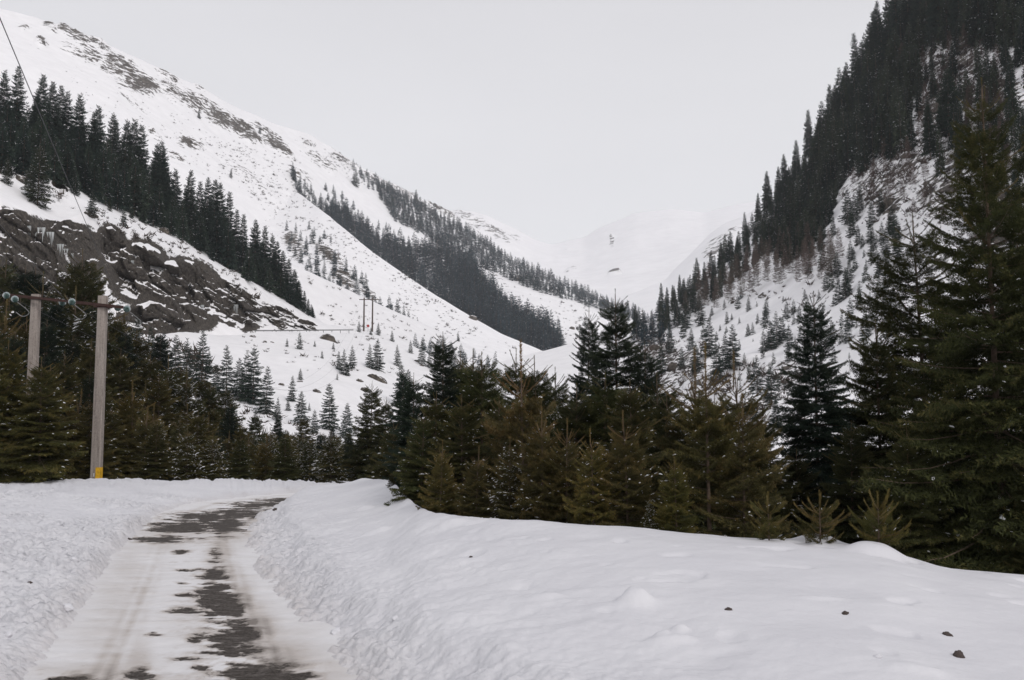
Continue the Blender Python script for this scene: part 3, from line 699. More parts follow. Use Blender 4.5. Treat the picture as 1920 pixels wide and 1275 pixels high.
# ---------------------------------------------------------------- trees
def spray(rg, n=9, tert=2, nl=.05, nw=.012, dens=60, snow=0.0, spread=1.0, ssz=1.5):
    """one bough, unit length along u; returns verts (u,v,w), tri faces, material (0 needles 1 bark 2 snow), tone"""
    seg = [((0, 0, 0), (1, 0, 0), 1.0)]
    for i in range(n):
        u = .10 + .86 * (i + rg.uniform(-.3, .3)) / n
        for s in (-1, 1):
            L = (.44 * (1 - u) ** .75 + .05) * rg.uniform(.75, 1.2) * spread
            a = R_(rg.uniform(40, 62)); dw = rg.uniform(-.22, .06)
            d = np.array([math.cos(a), s * math.sin(a), dw]); p0 = np.array([u, 0, 0]); p1 = p0 + d * L
            seg.append((tuple(p0), tuple(p1), .9))
            for k in range(tert):
                f = .25 + .6 * (k + rg.uniform(0, .6)) / tert
                for s2 in (-1, 1):
                    a2 = a * s + s2 * R_(rg.uniform(35, 50)); L2 = L * .42 * (1 - f * .6)
                    q0 = p0 + d * L * f; q1 = q0 + np.array([math.cos(a2), math.sin(a2), dw - rg.uniform(0, .25)]) * L2
                    seg.append((tuple(q0), tuple(q1), .7))
    V = []; T = []
    P0 = np.array([s[0] for s in seg]); P1 = np.array([s[1] for s in seg]); ln = np.linalg.norm(P1 - P0, axis=1)
    cnt = np.maximum(2, (dens * ln).astype(int)); idx = np.repeat(np.arange(len(seg)), cnt)
    m = len(idx); t = rg.uniform(.04, 1.0, m); t[idx == 0] = rg.uniform(.25, 1, (idx == 0).sum())
    d = (P1 - P0)[idx] / ln[idx][:, None]; p = P0[idx] + (P1 - P0)[idx] * t[:, None]
    r = rg.normal(size=(m, 3)); r -= (r * d).sum(1)[:, None] * d; r /= np.linalg.norm(r, axis=1)[:, None]
    ll = nl * rg.uniform(.7, 1.25, m)[:, None]
    tip = p + (d * .6 + r * .8) * ll
    V = np.stack([p - d * nw, p + d * nw, tip], 1).reshape(-1, 3)
    tone = np.clip(.15 + .45 * t + .30 * p[:, 0] + rg.uniform(-.2, .2, m), 0, 1) ** 1.4
    tone = np.repeat(tone, 3)
    Fc = np.arange(3 * m).reshape(-1, 3); mi = np.zeros(m, int)
    # thin bark tube
    us = np.array([0, .25, .5, .75, 1.0]); rad = .011 * (1 - us * .85)
    ring = []
    for uu, rr in zip(us, rad):
        for k in range(3):
            a = k * 2.094; ring.append((uu, rr * math.cos(a), rr * math.sin(a)))
    bf = []
    for i in range(4):
        for k in range(3):
            a, b = i * 3 + k, i * 3 + (k + 1) % 3; bf += [(a, b, b + 3), (a, b + 3, a + 3)]
    off = len(V); V = np.concatenate([V, np.array(ring)]); Fc = np.concatenate([Fc, np.array(bf) + off])
    mi = np.concatenate([mi, np.ones(len(bf), int)]); tone = np.concatenate([tone, np.full(len(ring), .5)])
    if snow > 0:
        ns = rg.poisson(snow)
        sv = []; sf = []; off = len(V)
        for _ in range(ns):
            j = rg.integers(len(seg)); f = rg.uniform(.3, .95); c = P0[j] + (P1[j] - P0[j]) * f
            dd = (P1[j] - P0[j]) / ln[j]; sd = np.array([-dd[1], dd[0], 0])
            a, b, h = rg.uniform(.03, .075) * ssz, rg.uniform(.012, .028) * ssz, rg.uniform(.012, .022) * ssz
            o = off + len(sv)
            sv += [c + dd * a, c + sd * b + dd * a * .2, c - dd * a, c - sd * b - dd * a * .15, c + np.array([0, 0, h]) + dd * a * .3, c + np.array([0, 0, h * .8]) - dd * a * .4]
            sf += [(o, o + 1, o + 4), (o + 1, o + 2, o + 5), (o + 1, o + 5, o + 4), (o + 2, o + 3, o + 5), (o + 3, o, o + 4), (o + 3, o + 4, o + 5)]
        if sv:
            V = np.concatenate([V, np.array(sv)]); Fc = np.concatenate([Fc, np.array(sf)]); mi = np.concatenate([mi, np.full(len(sf), 2)]); tone = np.concatenate([tone, np.full(len(sv), .5)])
    return V, Fc, mi, tone

def shoot(rg, dens=110, nl=.05, nw=.012):
    m = dens; t = rg.uniform(.05, 1, m); p = np.stack([t, 0 * t, 0 * t], -1); a = rg.uniform(0, 6.283, m)
    r = np.stack([0 * a, np.cos(a), np.sin(a)], -1); d = np.array([1., 0, 0])
    tip = p + (d * .75 + r * .6) * nl * rg.uniform(.6, 1.1, m)[:, None]
    V = np.stack([p - d * nw, p + d * nw, tip], 1).reshape(-1, 3)
    ring = []; us = [0, .5, 1]
    for uu in us:
        for k in range(3): ring.append((uu, .016 * (1 - uu * .6) * math.cos(k * 2.094), .016 * (1 - uu * .6) * math.sin(k * 2.094)))
    bf = []
    for i in range(2):
        for k in range(3):
            x, y = i * 3 + k, i * 3 + (k + 1) % 3; bf += [(x, y, y + 3), (x, y + 3, x + 3)]
    off = len(V)
    return (np.concatenate([V, np.array(ring)]), np.concatenate([np.arange(3 * m).reshape(-1, 3), np.array(bf) + off]),
            np.concatenate([np.zeros(m, int), np.ones(len(bf), int)]), np.concatenate([np.full(3 * m, .95), np.full(9, .5)]))

def conifer(seed, H, Rb, nwh, per, lo_e, hi_e, sprays, shoots=None, clear=.02, prof=.85, sag=.25, trunk_r=.012, leader=.07, gaps=0.0, lean=0.0, jag=.25, upcurl=.12, mats=None, name='spruce', toneshift=0.0):
    """returns (crown mesh, trunk mesh)"""
    rg = np.random.default_rng(seed)
    VV = []; FF = []; MM = []; TT = []; off = 0
    ph = rg.uniform(0, 6.28)
    for i in range(nwh):
        h = clear + (1 - leader - clear) * ((i + .2) / nwh) ** .80
        young = h > .62
        nl_ = per if not young else max(5, per - 1)
        r0 = Rb * (1 - h) ** prof * min(1, .62 + 2.2 * h) + .022 * H
        for j in range(nl_):
            if rg.random() < gaps: continue
            az = ph + i * 2.4 + 6.283 * (j + rg.uniform(-.3, .3)) / nl_
            L = r0 * rg.uniform(1 - jag, 1 + jag * .8)
            e = R_(lo_e + (hi_e - lo_e) * h ** 2 + rg.uniform(-9, 9))
            if shoots and (h > 1 - leader * 1.5 or (young and rg.random() < .10)):
                tp = shoots[rg.integers(len(shoots))]; L *= 1.05
            else: tp = sprays[rg.integers(len(sprays))]
            V, Fc, mi, tn = tp
            u, v, w_ = V[:, 0], V[:, 1], V[:, 2]
            roll = rg.uniform(-.25, .25)
            v, w_ = v * math.cos(roll) - w_ * math.sin(roll), v * math.sin(roll) + w_ * math.cos(roll)
            rho = u * math.cos(e)
            zz = u * math.sin(e) - sag * (1 - h) * u ** 1.6 + upcurl * u ** 3 + w_ - .22 * (1 - h) * np.abs(v)
            z0 = (h + rg.uniform(-.5, .5) * .9 / nwh) * H
            X = L * (rho * math.cos(az) - v * math.sin(az)); Y = L * (rho * math.sin(az) + v * math.cos(az)); Z = z0 + L * zz
            X = X + lean * (Z / H) ** 2 * H
            VV.append(np.stack([X, Y, Z], -1)); FF.append(Fc + off); MM.append(mi)
            TT.append(np.clip(tn * rg.uniform(.6, 1.15) + toneshift + (.12 * h), 0, 1)); off += len(V)
    if shoots:
        V, Fc, mi, tn = shoots[0]
        L = leader * H * 1.1; a = V.copy()
        P = np.stack([V[:, 1] * L, V[:, 2] * L, H * (1 - leader) + V[:, 0] * L], -1); P[:, 0] += lean * H
        VV.append(P); FF.append(Fc + off); MM.append(mi); TT.append(tn); off += len(V)
    me = mesh_np(name + '_crown', np.concatenate(VV), np.concatenate(FF), mats, np.concatenate(MM), attrs={'tone': np.concatenate(TT)})
    k = 7; hs = np.linspace(-.04, 1 - leader * .3, 9); tv = []
    for q in hs:
        rr = H * trunk_r * .8 * (1 - max(q, 0)) ** 1.1 + .0011 * H
        for a in range(k): tv.append((rr * math.cos(a * 6.283 / k) + lean * max(q, 0) ** 2 * H, rr * math.sin(a * 6.283 / k), q * H))
    tf = [(i * k + a, i * k + (a + 1) % k, (i + 1) * k + (a + 1) % k, (i + 1) * k + a) for i in range(8) for a in range(k)]
    tm = mesh_np(name + '_trunk', np.array(tv), np.array(tf), [M_BARK], smooth=True)
    return me, tm

rg0 = np.random.default_rng(3)
OL = [M_NEEDLE, M_BARK, M_TSNOW]; DK = [M_DARKN, M_BARK, M_TSNOW]
sp_hi = [spray(rg0, 11, 3, .062, .0105, 60, 1.1, 1.15) for _ in range(6)]
sp_hs = [spray(rg0, 10, 3, .060, .010, 52, 5.0) for _ in range(5)]
sh_sap = [shoot(rg0, 230, .13, .016) for _ in range(3)]
sh_hi = [shoot(rg0, 170, .085, .014) for _ in range(3)]
sp_big = [spray(rg0, 13, 4, .038, .007, 88, 1.0, 1.05, .7) for _ in range(7)]
sp_md = [spray(rg0, 7, 1, .11, .024, 26, .5, 1.0, 2.2) for _ in range(5)]
sp_ms = [spray(rg0, 7, 1, .11, .024, 24, 1.9, 1.0, 2.2) for _ in range(5)]
sp_lo = [spray(rg0, 3, 0, .24, .075, 10, .35, 1.15, 3.2) for _ in range(6)]
sp_ls = [spray(rg0, 3, 0, .24, .075, 9, .8, 1.15, 3.0) for _ in range(6)]
sp_thin = [spray(rg0, 7, 1, .12, .012, 16, 0) for _ in range(4)]
KIND = {}
def kind(name, lst): KIND[name] = lst
# big mature spruce for the right edge
kind('big', [conifer(11, 7.5, 2.25, 30, 7, -8, 48, sp_big, sh_hi, clear=.03, prof=.95, sag=.22, trunk_r=.011, leader=.05, mats=OL, upcurl=.16, jag=.3),
             conifer(12, 7.5, 2.3, 26, 7, -10, 42, sp_big, sh_hi, clear=.02, prof=.75, sag=.25, trunk_r=.011, leader=.05, mats=OL, jag=.3, upcurl=.16)])
kind('dense', [conifer(20 + s, 5.0, 1.35 + .1 * s, 24, 7, -6, 46, sp_hi, sh_hi, prof=.76, mats=OL, leader=.06, jag=.36, gaps=.02) for s in range(3)])
kind('young', [conifer(30 + s, 3.0, .86, 15, 6, 4, 56, sp_hi, sh_hi, prof=.70, sag=.12, mats=OL, leader=.16, gaps=.10, jag=.35, upcurl=.2, lean=.02 * (s - 1), toneshift=.12) for s in range(4)])
kind('snowy', [conifer(40 + s, 3.6, 1.1, 18, 7, 0, 50, sp_hs, sh_hi, prof=.72, mats=OL, leader=.12, jag=.35) for s in range(3)])
kind('leggy', [conifer(50, 3.2, .80, 13, 5, 10, 50, sp_hi, sh_hi, prof=.55, clear=.28, sag=.1, mats=OL, leader=.2, gaps=.25, jag=.4, trunk_r=.014, toneshift=.15)])
kind('sapling', [conifer(60 + s, .8, .38 + .04 * s, 5, 6, 12, 64, sh_sap + sp_hi[:3], sh_sap, prof=.6, sag=.0, mats=OL, leader=.28, jag=.35, clear=.06, trunk_r=.02, upcurl=.25, toneshift=.2) for s in range(3)])
kind('spire', [conifer(70 + s, 5.0, 1.08, 32, 9, -12, 38, sp_hi, sh_hi, prof=.80, mats=DK, leader=.04, jag=.32) for s in range(2)])
kind('tall', [conifer(80 + s, 20, 3.5 + .3 * s, 30, 8, -18, 30, sp_md, None, prof=.74, sag=.3, clear=.14, mats=DK, leader=.012, jag=.3, trunk_r=.010) for s in range(5)])
kind('mid', [conifer(90 + s, 8, 1.75 + .12 * s, 19, 7, -8, 35, sp_md if s % 2 else sp_ms, None, prof=.8, sag=.25, clear=.02, mats=DK, leader=.015, jag=.3) for s in range(5)])
kind('midsnow', [conifer(100 + s, 8, 1.8, 18, 7, -8, 35, sp_ms, None, prof=.85, sag=.22, clear=.02, mats=DK, leader=.015, jag=.3) for s in range(3)])
kind('tallmass', [conifer(140 + s, 20, 3.7 + .35 * s, 24, 7, -18, 28, sp_lo if s % 2 else sp_ls, None, prof=.82, sag=.3, clear=.12, mats=DK, leader=.012, jag=.3) for s in range(4)])
kind('larch', [conifer(110 + s, 12, 1.9, 22, 6, 5, 40, sp_thin, None, prof=.6, sag=.1, clear=.22, mats=[M_TWIG, M_TWIG, M_TSNOW], leader=.02, jag=.35, trunk_r=.008) for s in range(3)])
kind('low', [conifer(120 + s, 10, 1.9 + .2 * s, 13, 6, -12, 35, sp_lo if s % 2 else sp_ls, None, prof=.72, clear=.02, mats=[M_FARN, M_BARK, M_TSNOW], leader=.01, jag=.35) for s in range(6)])
NOMH = {'big': 7.5, 'dense': 5, 'young': 3, 'snowy': 3.6, 'leggy': 3.2, 'sapling': .8, 'spire': 5, 'tall': 20, 'mid': 8, 'midsnow': 8, 'larch': 12, 'tallmass': 20, 'low': 10}

def ordinal(k):
    w = 'first second third fourth fifth sixth seventh eighth ninth tenth eleventh twelfth thirteenth fourteenth fifteenth sixteenth seventeenth eighteenth nineteenth twentieth'.split()
    if k <= 20: return w[k - 1]
    t = {2: 'twenty', 3: 'thirty', 4: 'forty', 5: 'fifty'}[k // 10]
    return {20: 'twentieth', 30: 'thirtieth', 40: 'fortieth', 50: 'fiftieth'}.get(k, t + '-' + w[k % 10 - 1])

def tree(kindname, pos, h, label, group=None, tint=(1, 1, 1), wide=1.0, parts=True, var=None, name='spruce_tree', cat='spruce tree', rot=None, twod=None):
    i = random.randrange(len(KIND[kindname])) if var is None else var % len(KIND[kindname])
    cm, tm = KIND[kindname][i]
    s = h / NOMH[kindname]; rz = random.uniform(0, 6.283) if rot is None else rot
    j = random.uniform(.88, 1.12)
    tint = (tint[0] * j, tint[1] * j, tint[2] * j, 1)
    if parts:
        r = bpy.data.objects.new(name, None); COL.objects.link(r); r.empty_display_size = .2
        c = obj('crown', cm, r); obj('trunk', tm, r); c.color = tint
    else:
        r = obj(name, cm); r.color = tint
    r.location = pos; r.scale = (s * wide, s * wide, s); r.rotation_euler = (random.uniform(-.02, .02), random.uniform(-.02, .02), rz)
    tag(r, label, cat, group)
    return r

def top_height(px, pyt, D, zb):
    """height of a tree whose base is at height zb, D ahead, and whose tip shows at photo row pyt"""
    return at(px, pyt, D)[2] - zb

# --- near right side, tree by tree: (kind, px, D, top py, width factor, tint, variant, label)
OLV = (1, 1, 1); BRN = (1.1, .98, .85); DRK = (.75, .82, .72); GRN = (.8, .95, .8); BLU = (.7, .82, 1.0)
near = [
    ('big', 1870, 14.6, 165, .92, (.72, .8, .62), 0, 'tallest olive spruce at the right edge with a bare reddish leader'),
    ('big', 1985, 17.5, 215, 1.0, (.5, .56, .45), 1, 'dark spruce cut off by the right edge behind the tallest spruce'),
    ('big', 1745, 19.0, 400, 1.12, (.55, .62, .5), 1, 'broad dark spruce directly behind and left of the tallest spruce'),
    ('dense', 1790, 15.2, 720, 1.1, (.8, .85, .6), 1, 'low olive spruce filling in beneath the tallest spruce'),
    ('dense', 1700, 14.5, 800, 1.1, (.85, .9, .75), 2, 'bushy spruce behind the rightmost crest sapling'),
    ('young', 1935, 13.6, 830, 1.0, (.9, .95, .8), 2, 'low green spruce at the right edge below the tallest spruce'),
    ('dense', 1650, 18.5, 600, 1.15, DRK, 0, 'wide dark spruce between the lone spire and the tall right-hand ones'),
    ('spire', 1530, 18.5, 548, 1.02, (.85, .9, .8), 0, 'dark pointed spruce standing alone against the white slope'),
    ('dense', 1590, 16.5, 790, 1.15, DRK, 1, 'dark low spruce behind the two rightmost crest saplings'),
    ('dense', 1490, 17.5, 840, 1.15, (.6, .64, .6), 2, 'shadowy low spruce at the foot of the dark pointed spruce'),
    ('leggy', 1327, 13.4, 648, 1.0, (1.1, 1.0, .8), 0, 'leggy young spruce with a long bare crooked trunk'),
    ('young', 1392, 13.4, 742, 1.2, BRN, 0, 'brownish young spruce with a candelabra top right of the bare trunk'),
    ('young', 1266, 13.0, 848, 1.1, (1.2, 1.15, .75), 1, 'short bushy yellowish spruce left of the bare trunk'),
    ('sapling', 1437, 12.0, 925, 1.0, (.85, .85, .6), 0, 'leftmost of three tiny saplings poking out of the snow crest'),
    ('sapling', 1532, 11.9, 922, 1.0, (.85, .8, .6), 1, 'middle of three tiny saplings poking out of the snow crest'),
    ('sapling', 1641, 11.7, 925, 1.0, (.95, .95, .62), 2, 'rightmost tiny sapling on its own snow hump on the crest'),
    ('snowy', 1218, 13.0, 930, .9, (1, .95, .85), 0, 'little snow-crusted spruce half sunk behind the crest'),
    ('young', 1175, 13.8, 772, 1.1, (1.1, .95, .8), 2, 'brown young spruce with a forked reddish leader in the front row'),
    ('young', 1112, 13.8, 806, 1.1, (1.25, 1.1, .75), 3, 'golden olive young spruce with V-shaped top shoots'),
    ('young', 1062, 15.0, 788, 1.05, (1.1, .95, .8), 0, 'young spruce with twin reddish leaders in the front row'),
    ('young', 1018, 15.2, 766, 1.1, (1.1, .95, .8), 1, 'reddish-brown young spruce with wide bare upper shoots'),
    ('snowy', 955, 15.5, 820, 1.1, (1, .9, .8), 1, 'young spruce dusted with snow below the thin tall stem'),
    ('young', 893, 15.8, 838, 1.1, (1.0, .88, .75), 2, 'brown bushy young spruce in the front row, second from its left end'),
    ('young', 827, 16.4, 828, 1.0, (1.15, 1.0, .75), 3, 'pale olive young spruce at the left end of the front row'),
    ('dense', 790, 19.0, 770, 1.05, (.85, .95, .8), 0, 'green spruce at the left end of the thicket with drooping low boughs'),
    ('young', 735, 21.6, 884, 1.1, (.7, .7, .6), 1, 'small bush-like spruce alone on the snow by the road bend'),
    ('dense', 1335, 17.0, 735, 1.2, (.8, .85, .75), 1, 'olive spruce right behind the bare crooked trunk'),
    ('dense', 1425, 17.0, 770, 1.1, (.75, .8, .7), 2, 'shaded spruce left of the dark pointed spruce'),
    ('young', 1388, 17.0, 665, 1.0, (.9, .85, .75), 3, 'open-topped spruce rising behind the candelabra-topped one'),
    ('leggy', 1303, 18.0, 660, 1.1, (.9, .85, .8), 0, 'thin spruce with sparse upper whorls before the cliffy bank'),
    ('dense', 1255, 18.5, 740, 1.2, DRK, 0, 'dark full spruce behind the short yellowish one'),
    ('dense', 1188, 17.0, 712, 1.1, (.95, .9, .75), 1, 'olive spruce with a reddish leader in front of the two big dark ones'),
    ('spire', 1160, 24.0, 545, 1.02, (1.15, 1.1, .85), 1, 'tallest dark spruce in the middle of the thicket, before the valley'),
    ('spire', 1212, 23.0, 640, 1.12, (1.0, 1.0, .85), 0, 'broad dark spruce on the right shoulder of the middle giant'),
    ('spire', 1100, 26.0, 578, .82, (1.0, 1.0, .9), 0, 'narrow open spruce just left of the middle giant'),
    ('dense', 1235, 20.5, 700, 1.2, DRK, 2, 'dark spruce wedged below the right shoulder of the middle giant'),
    ('dense', 1130, 20.0, 700, 1.3, (.8, .9, .7), 1, 'green spruce at the feet of the middle giant'),
    ('dense', 1075, 20.0, 720, 1.15, (.75, .8, .7), 2, 'shaded spruce behind the twin-leader young spruce'),
    ('leggy', 982, 17.5, 645, 1.0, (1.1, .9, .8), 0, 'thin spruce with a long bare reddish stem left of the valley gap'),
    ('dense', 1010, 22.0, 668, 1.1, (.7, .8, .75), 0, 'slim spruce with snow-flecked top behind the bare reddish stem'),
    ('dense', 1040, 23.5, 690, 1.0, (.65, .75, .75), 1, 'small-topped spruce in the gap before the valley mound'),
    ('dense', 965, 24.0, 655, 1.15, (.8, .9, .75), 2, 'spruce with a lacy snow-flecked tip left of the bare reddish stem'),
    ('dense', 935, 19.5, 745, 1.2, (.9, .9, .75), 0, 'olive spruce in the centre of the thicket behind the dusted one'),
    ('dense', 905, 22.0, 662, 1.2, (.75, .85, .7), 1, 'full green spruce on the thicket skyline, fourth from its left end'),
    ('dense', 868, 18.5, 740, 1.2, (.95, .92, .75), 2, 'broad brownish spruce behind the brown bushy front one'),
    ('dense', 884, 25.0, 655, 1.1, (.7, .8, .7), 0, 'spruce on the thicket skyline, third from its left end'),
    ('dense', 858, 26.0, 660, 1.1, (.7, .8, .7), 1, 'spruce on the thicket skyline, second from its left end'),
    ('spire', 832, 22.0, 622, 1.05, (.85, .85, .7), 0, 'tall dark spruce with a long thin leader at the thicket left end'),
    ('dense', 815, 20.0, 735, 1.2, (.9, .9, .72), 2, 'dense spruce under the long thin leader'),
    ('spire', 775, 26.0, 700, 1.1, (.95, 1.0, .85), 1, 'dark spruce just left of the long thin leader'),
    ('spire', 752, 34.0, 690, .9, (.85, .95, .9), 0, 'dark spruce tip right of the big slab of rock on the slope'),
    ('dense', 722, 36.0, 745, 1.1, (.7, .75, .72), 0, 'spruce over the far end of the road, bent dark top'),
    ('dense', 693, 38.0, 715, 1.0, (.65, .7, .7), 1, 'open spruce with a bare leader over the far end of the road'),
    ('dense', 735, 31.0, 790, 1.15, (.8, .8, .7), 2, 'bushy spruce at the road bend, left of the thicket'),
    ('dense', 690, 40.0, 800, 1.2, (.75, .75, .65), 0, 'low spruce behind the road bend snow bank'),
]
for kn, px, D, pt, wd, tint, var, lab in near:
    P = at(px, 800, D); gx = P[0]; zb = float(ground(np.array([gx]), np.array([D]))[0][0]) - .05
    h = top_height(px, pt, D, zb)
    nm = {'sapling': 'spruce_sapling'}.get(kn, 'young_spruce' if kn in ('young', 'snowy', 'leggy') else 'spruce_tree')
    ct = {'sapling': 'sapling'}.get(kn, 'spruce tree')
    # width follows height except where the tree hides part of its foot behind the crest
    r = tree(kn, (gx, D, zb), h, lab, 'spruces behind the snow crest', tint, wd, True, var, nm, ct)
    if px == 1870: r.rotation_euler = (0, -.055, 1.1)

# --- left plantation behind the snow bank, in rows
prof_b = np.array([(-250, 420), (0, 478), (50, 500), (100, 520), (150, 488), (200, 575), (250, 600), (300, 640), (350, 690), (400, 730), (450, 775), (500, 800), (560, 800), (620, 812), (700, 800)], float)
prof_f = np.array([(-250, 640), (0, 668), (90, 700), (200, 760), (300, 790), (400, 822), (500, 840), (600, 850), (700, 850)], float)
rows_l = [(38.5, 'front row'), (43.5, 'second row'), (49, 'third row'), (56, 'fourth row'), (64, 'back row')]
near_left = [('dense', 14, 34.5, 640, 1.25, (1.15, 1.05, .72), 'big brownish spruce in front of the left concrete post'),
             ('dense', 78, 33.5, 672, 1.3, (1.1, 1.05, .72), 'rounded olive spruce between the two concrete posts'),
             ('dense', -55, 33.5, 600, 1.2, (1.0, 1.0, .72), 'olive spruce cut off by the left edge before the posts')]
for kn, px, D, pt, wd, tint, lab in near_left:
    gx = at(px, 800, D)[0]; zb = float(ground(np.array([gx]), np.array([D]))[0][0]) - .1
    tree(kn, (gx, D, zb), top_height(px, pt, D, zb), lab, 'plantation spruces behind the left snow bank', tint, wd)
for ri, (D0, rname) in enumerate(rows_l):
    t = ri / 4.0; step = 46 - 3.5 * ri; lst = []
    px = -110 + 17 * ri
    while px < 690:
        q = px + random.uniform(-14, 14); D = D0 + random.uniform(-2, 2)
        pt = (1 - t) * np.interp(q, prof_f[:, 0], prof_f[:, 1]) + t * np.interp(q, prof_b[:, 0], prof_b[:, 1]) + random.uniform(-22, 22)
        if not (ri < 2 and 120 < q < 215 and pt < 640): lst.append((q, D, pt))
        px += step * random.uniform(.8, 1.2)
    for i, (q, D, pt) in enumerate(lst):
        gx = at(q, 800, D)[0]; zb = float(ground(np.array([gx]), np.array([D]))[0][0]) - .15
        h = max(2.2, top_height(q, pt, D, zb))
        kn = random.choice(['dense', 'dense', 'snowy', 'young', 'spire'] if ri < 3 else ['dense', 'spire', 'dense', 'snowy'])
        tint = random.choice([(1.05, .95, .75), (.9, .85, .7), (1.15, 1.0, .75), (.75, .8, .7)]) if ri < 3 else random.choice([(.75, .78, .7), (.65, .75, .72), (.9, .85, .7)])
        tree(kn, (gx, D, zb), h, '%s spruce from the left in the %s of the plantation behind the bank' % (ordinal(i + 1), rname), 'plantation spruces behind the left snow bank', tint, 1.3 if h < 6 else 1.15)

# --- slope below the shelf road: (px, base py, top py)
slope = [(328, 722, 625), (350, 724, 632), (378, 722, 617), (300, 700, 640), (425, 740, 645), (448, 745, 668), (460, 752, 658), (474, 758, 648), (498, 775, 684), (405, 735, 680), (345, 760, 700), (520, 790, 742), (547, 752, 702), (565, 795, 730), (590, 812, 765), (617, 806, 716), (650, 818, 752), (640, 822, 790), (436, 790, 740),
         (635, 692, 656), (644, 702, 652), (660, 692, 645), (651, 704, 676), (693, 690, 643), (708, 694, 633), (745, 686, 645), (752, 765, 678), (791, 684, 637), (770, 662, 636), (563, 712, 688), (632, 712, 698), (562, 655, 620), (709, 628, 603), (695, 628, 612), (673, 622, 600), (735, 640, 618), (604, 672, 655), (580, 770, 752), (540, 770, 745), (765, 745, 690), (805, 690, 655), (820, 700, 640), (855, 700, 660), (868, 700, 655), (480, 800, 762), (392, 700, 655), (280, 690, 610), (255, 660, 590), (625, 655, 640), (538, 650, 632), (590, 650, 636)]
slope.sort()
for i, (px, pb, pt) in enumerate(slope):
    P = hit('hill', px, pb)
    if P is None: P = hit('mid', px, pb)
    if P is None: continue
    h = (pb - pt) / F_PX * P[1] * 1.02
    big = (pb - pt) > 50
    tree('mid' if big else random.choice(['midsnow', 'mid']), P - np.array([0, 0, .2]), h, '%s spruce from the left on the white slope below the mountain road' % ordinal(i + 1), 'spruces scattered below the mountain road', (.85, .95, .95), 1.0, (pb - pt) > 40)

# --- tall wood on the slope above the rock cutting
tops = [(-40, 120), (2, 132), (28, 122), (70, 138), (62, 175), (95, 152), (110, 158), (122, 170), (147, 178), (172, 210), (178, 196), (205, 212), (213, 222), (235, 224), (247, 222), (262, 234), (288, 268), (296, 264), (305, 285), (328, 316), (352, 318), (370, 338), (385, 332), (400, 336), (412, 342), (425, 358), (440, 392), (452, 400), (478, 412), (495, 422), (508, 440), (518, 452), (530, 470), (540, 485), (552, 505), (560, 525), (570, 545), (578, 560)]
for i, (px, pt) in enumerate(tops):
    gr = np.interp(px, [r[0] for r in H_sky], [r[1] for r in H_sky]); gb = np.interp(px, [r[0] for r in H_wb], [r[1] for r in H_wb])
    P = hit('hill', px, gr * .55 + gb * .45 + 3)
    if P is None: continue
    zb = P[2] - .4; h = top_height(px, pt, P[1], zb)
    tree('tall', (P[0], P[1], zb), h, '%s tip from the left along the top of the dark wood above the cutting' % ordinal(i + 1), 'tall spruces above the rock cutting', (.72, .9, .95), .80 if h > 13 else 1.0)
MASS = {}
def mass_add(name, kd, P, h, wd):
    MASS.setdefault(name, []).append((kd, np.array(P, float), h, wd))
rows_w = [(.50, 'middle rows'), (.80, 'front edge'), (1.0, 'lower fringe')]
for ri, (t, nm) in enumerate(rows_w):
    px = -30 + 9 * ri; lst = []
    while px < 585:
        q = px + random.uniform(-6, 6)
        gr = np.interp(q, [r[0] for r in H_sky], [r[1] for r in H_sky]); gb = np.interp(q, [r[0] for r in H_wb], [r[1] for r in H_wb])
        pb = gr * (1 - t) + gb * t + random.uniform(-3, 4)
        tp = np.interp(q, [a for a, b in sorted(tops)], [b for a, b in sorted(tops)])
        top = tp + (pb - tp) * (.24 + .13 * ri) + random.uniform(-6, 16)
        lst.append((q, pb, top)); px += random.uniform(15, 24)
    for i, (q, pb, top) in enumerate(lst):
        P = hit('hill', q, pb)
        if P is None: continue
        h = (pb - top) / F_PX * P[1]
        if t == 1.0 and random.random() < .45: h *= random.uniform(.3, .6)
        mass_add('cutting_wood', 'tallmass', P - np.array([0, 0, .4]), h, 1.0 if h > 9 else 1.25)
# single trees on the snow and ledges above the cutting
led = [(70, 385, 262, 'tree'), (12, 345, 288, ''), (55, 370, 300, ''), (172, 400, 352, ''), (140, 365, 320, ''), (232, 425, 385, ''), (205, 395, 368, ''), (250, 400, 375, ''), (10, 520, 478, ''), (150, 545, 488, ''), (108, 350, 305, ''), (225, 390, 352, '')]
for i, (px, pb, pt, _) in enumerate(sorted(led)):
    P = hit('hill', px, pb)
    if P is None: continue
    tree('mid', P - np.array([0, 0, .3]), (pb - pt) / F_PX * P[1], '%s small spruce from the left on the snowy ledges over the icy rock face' % ordinal(i + 1), 'small spruces on the ledges over the rock face', random.choice([(1.1, .95, .7), (.8, .9, .85)]), 1.05)

# --- right slope
sky_r = [(1192, 570, 640), (1205, 578, 640), (1222, 582, 630), (1240, 530, 600), (1252, 538, 600), (1262, 534, 596), (1275, 515, 580), (1290, 520, 575), (1305, 508, 565), (1322, 490, 548), (1340, 478, 535), (1352, 455, 520), (1368, 450, 505), (1385, 432, 490), (1400, 415, 475), (1411, 398, 455), (1422, 362, 440), (1438, 320, 430), (1447, 352, 425), (1462, 312, 410), (1472, 288, 395), (1480, 312, 390), (1494, 262, 380), (1506, 290, 370), (1518, 205, 340), (1530, 240, 345), (1540, 215, 335), (1558, 158, 310), (1570, 158, 300), (1586, 126, 285), (1597, 150, 275), (1607, 60, 250), (1618, 78, 250), (1634, 42, 235), (1642, 20, 225), (1652, 2, 215), (1668, -10, 200), (1685, -30, 190), (1705, -60, 175), (1730, -80, 165), (1760, -90, 160), (1800, -100, 150), (1840, -90, 140), (1880, -110, 130), (1930, -120, 120)]
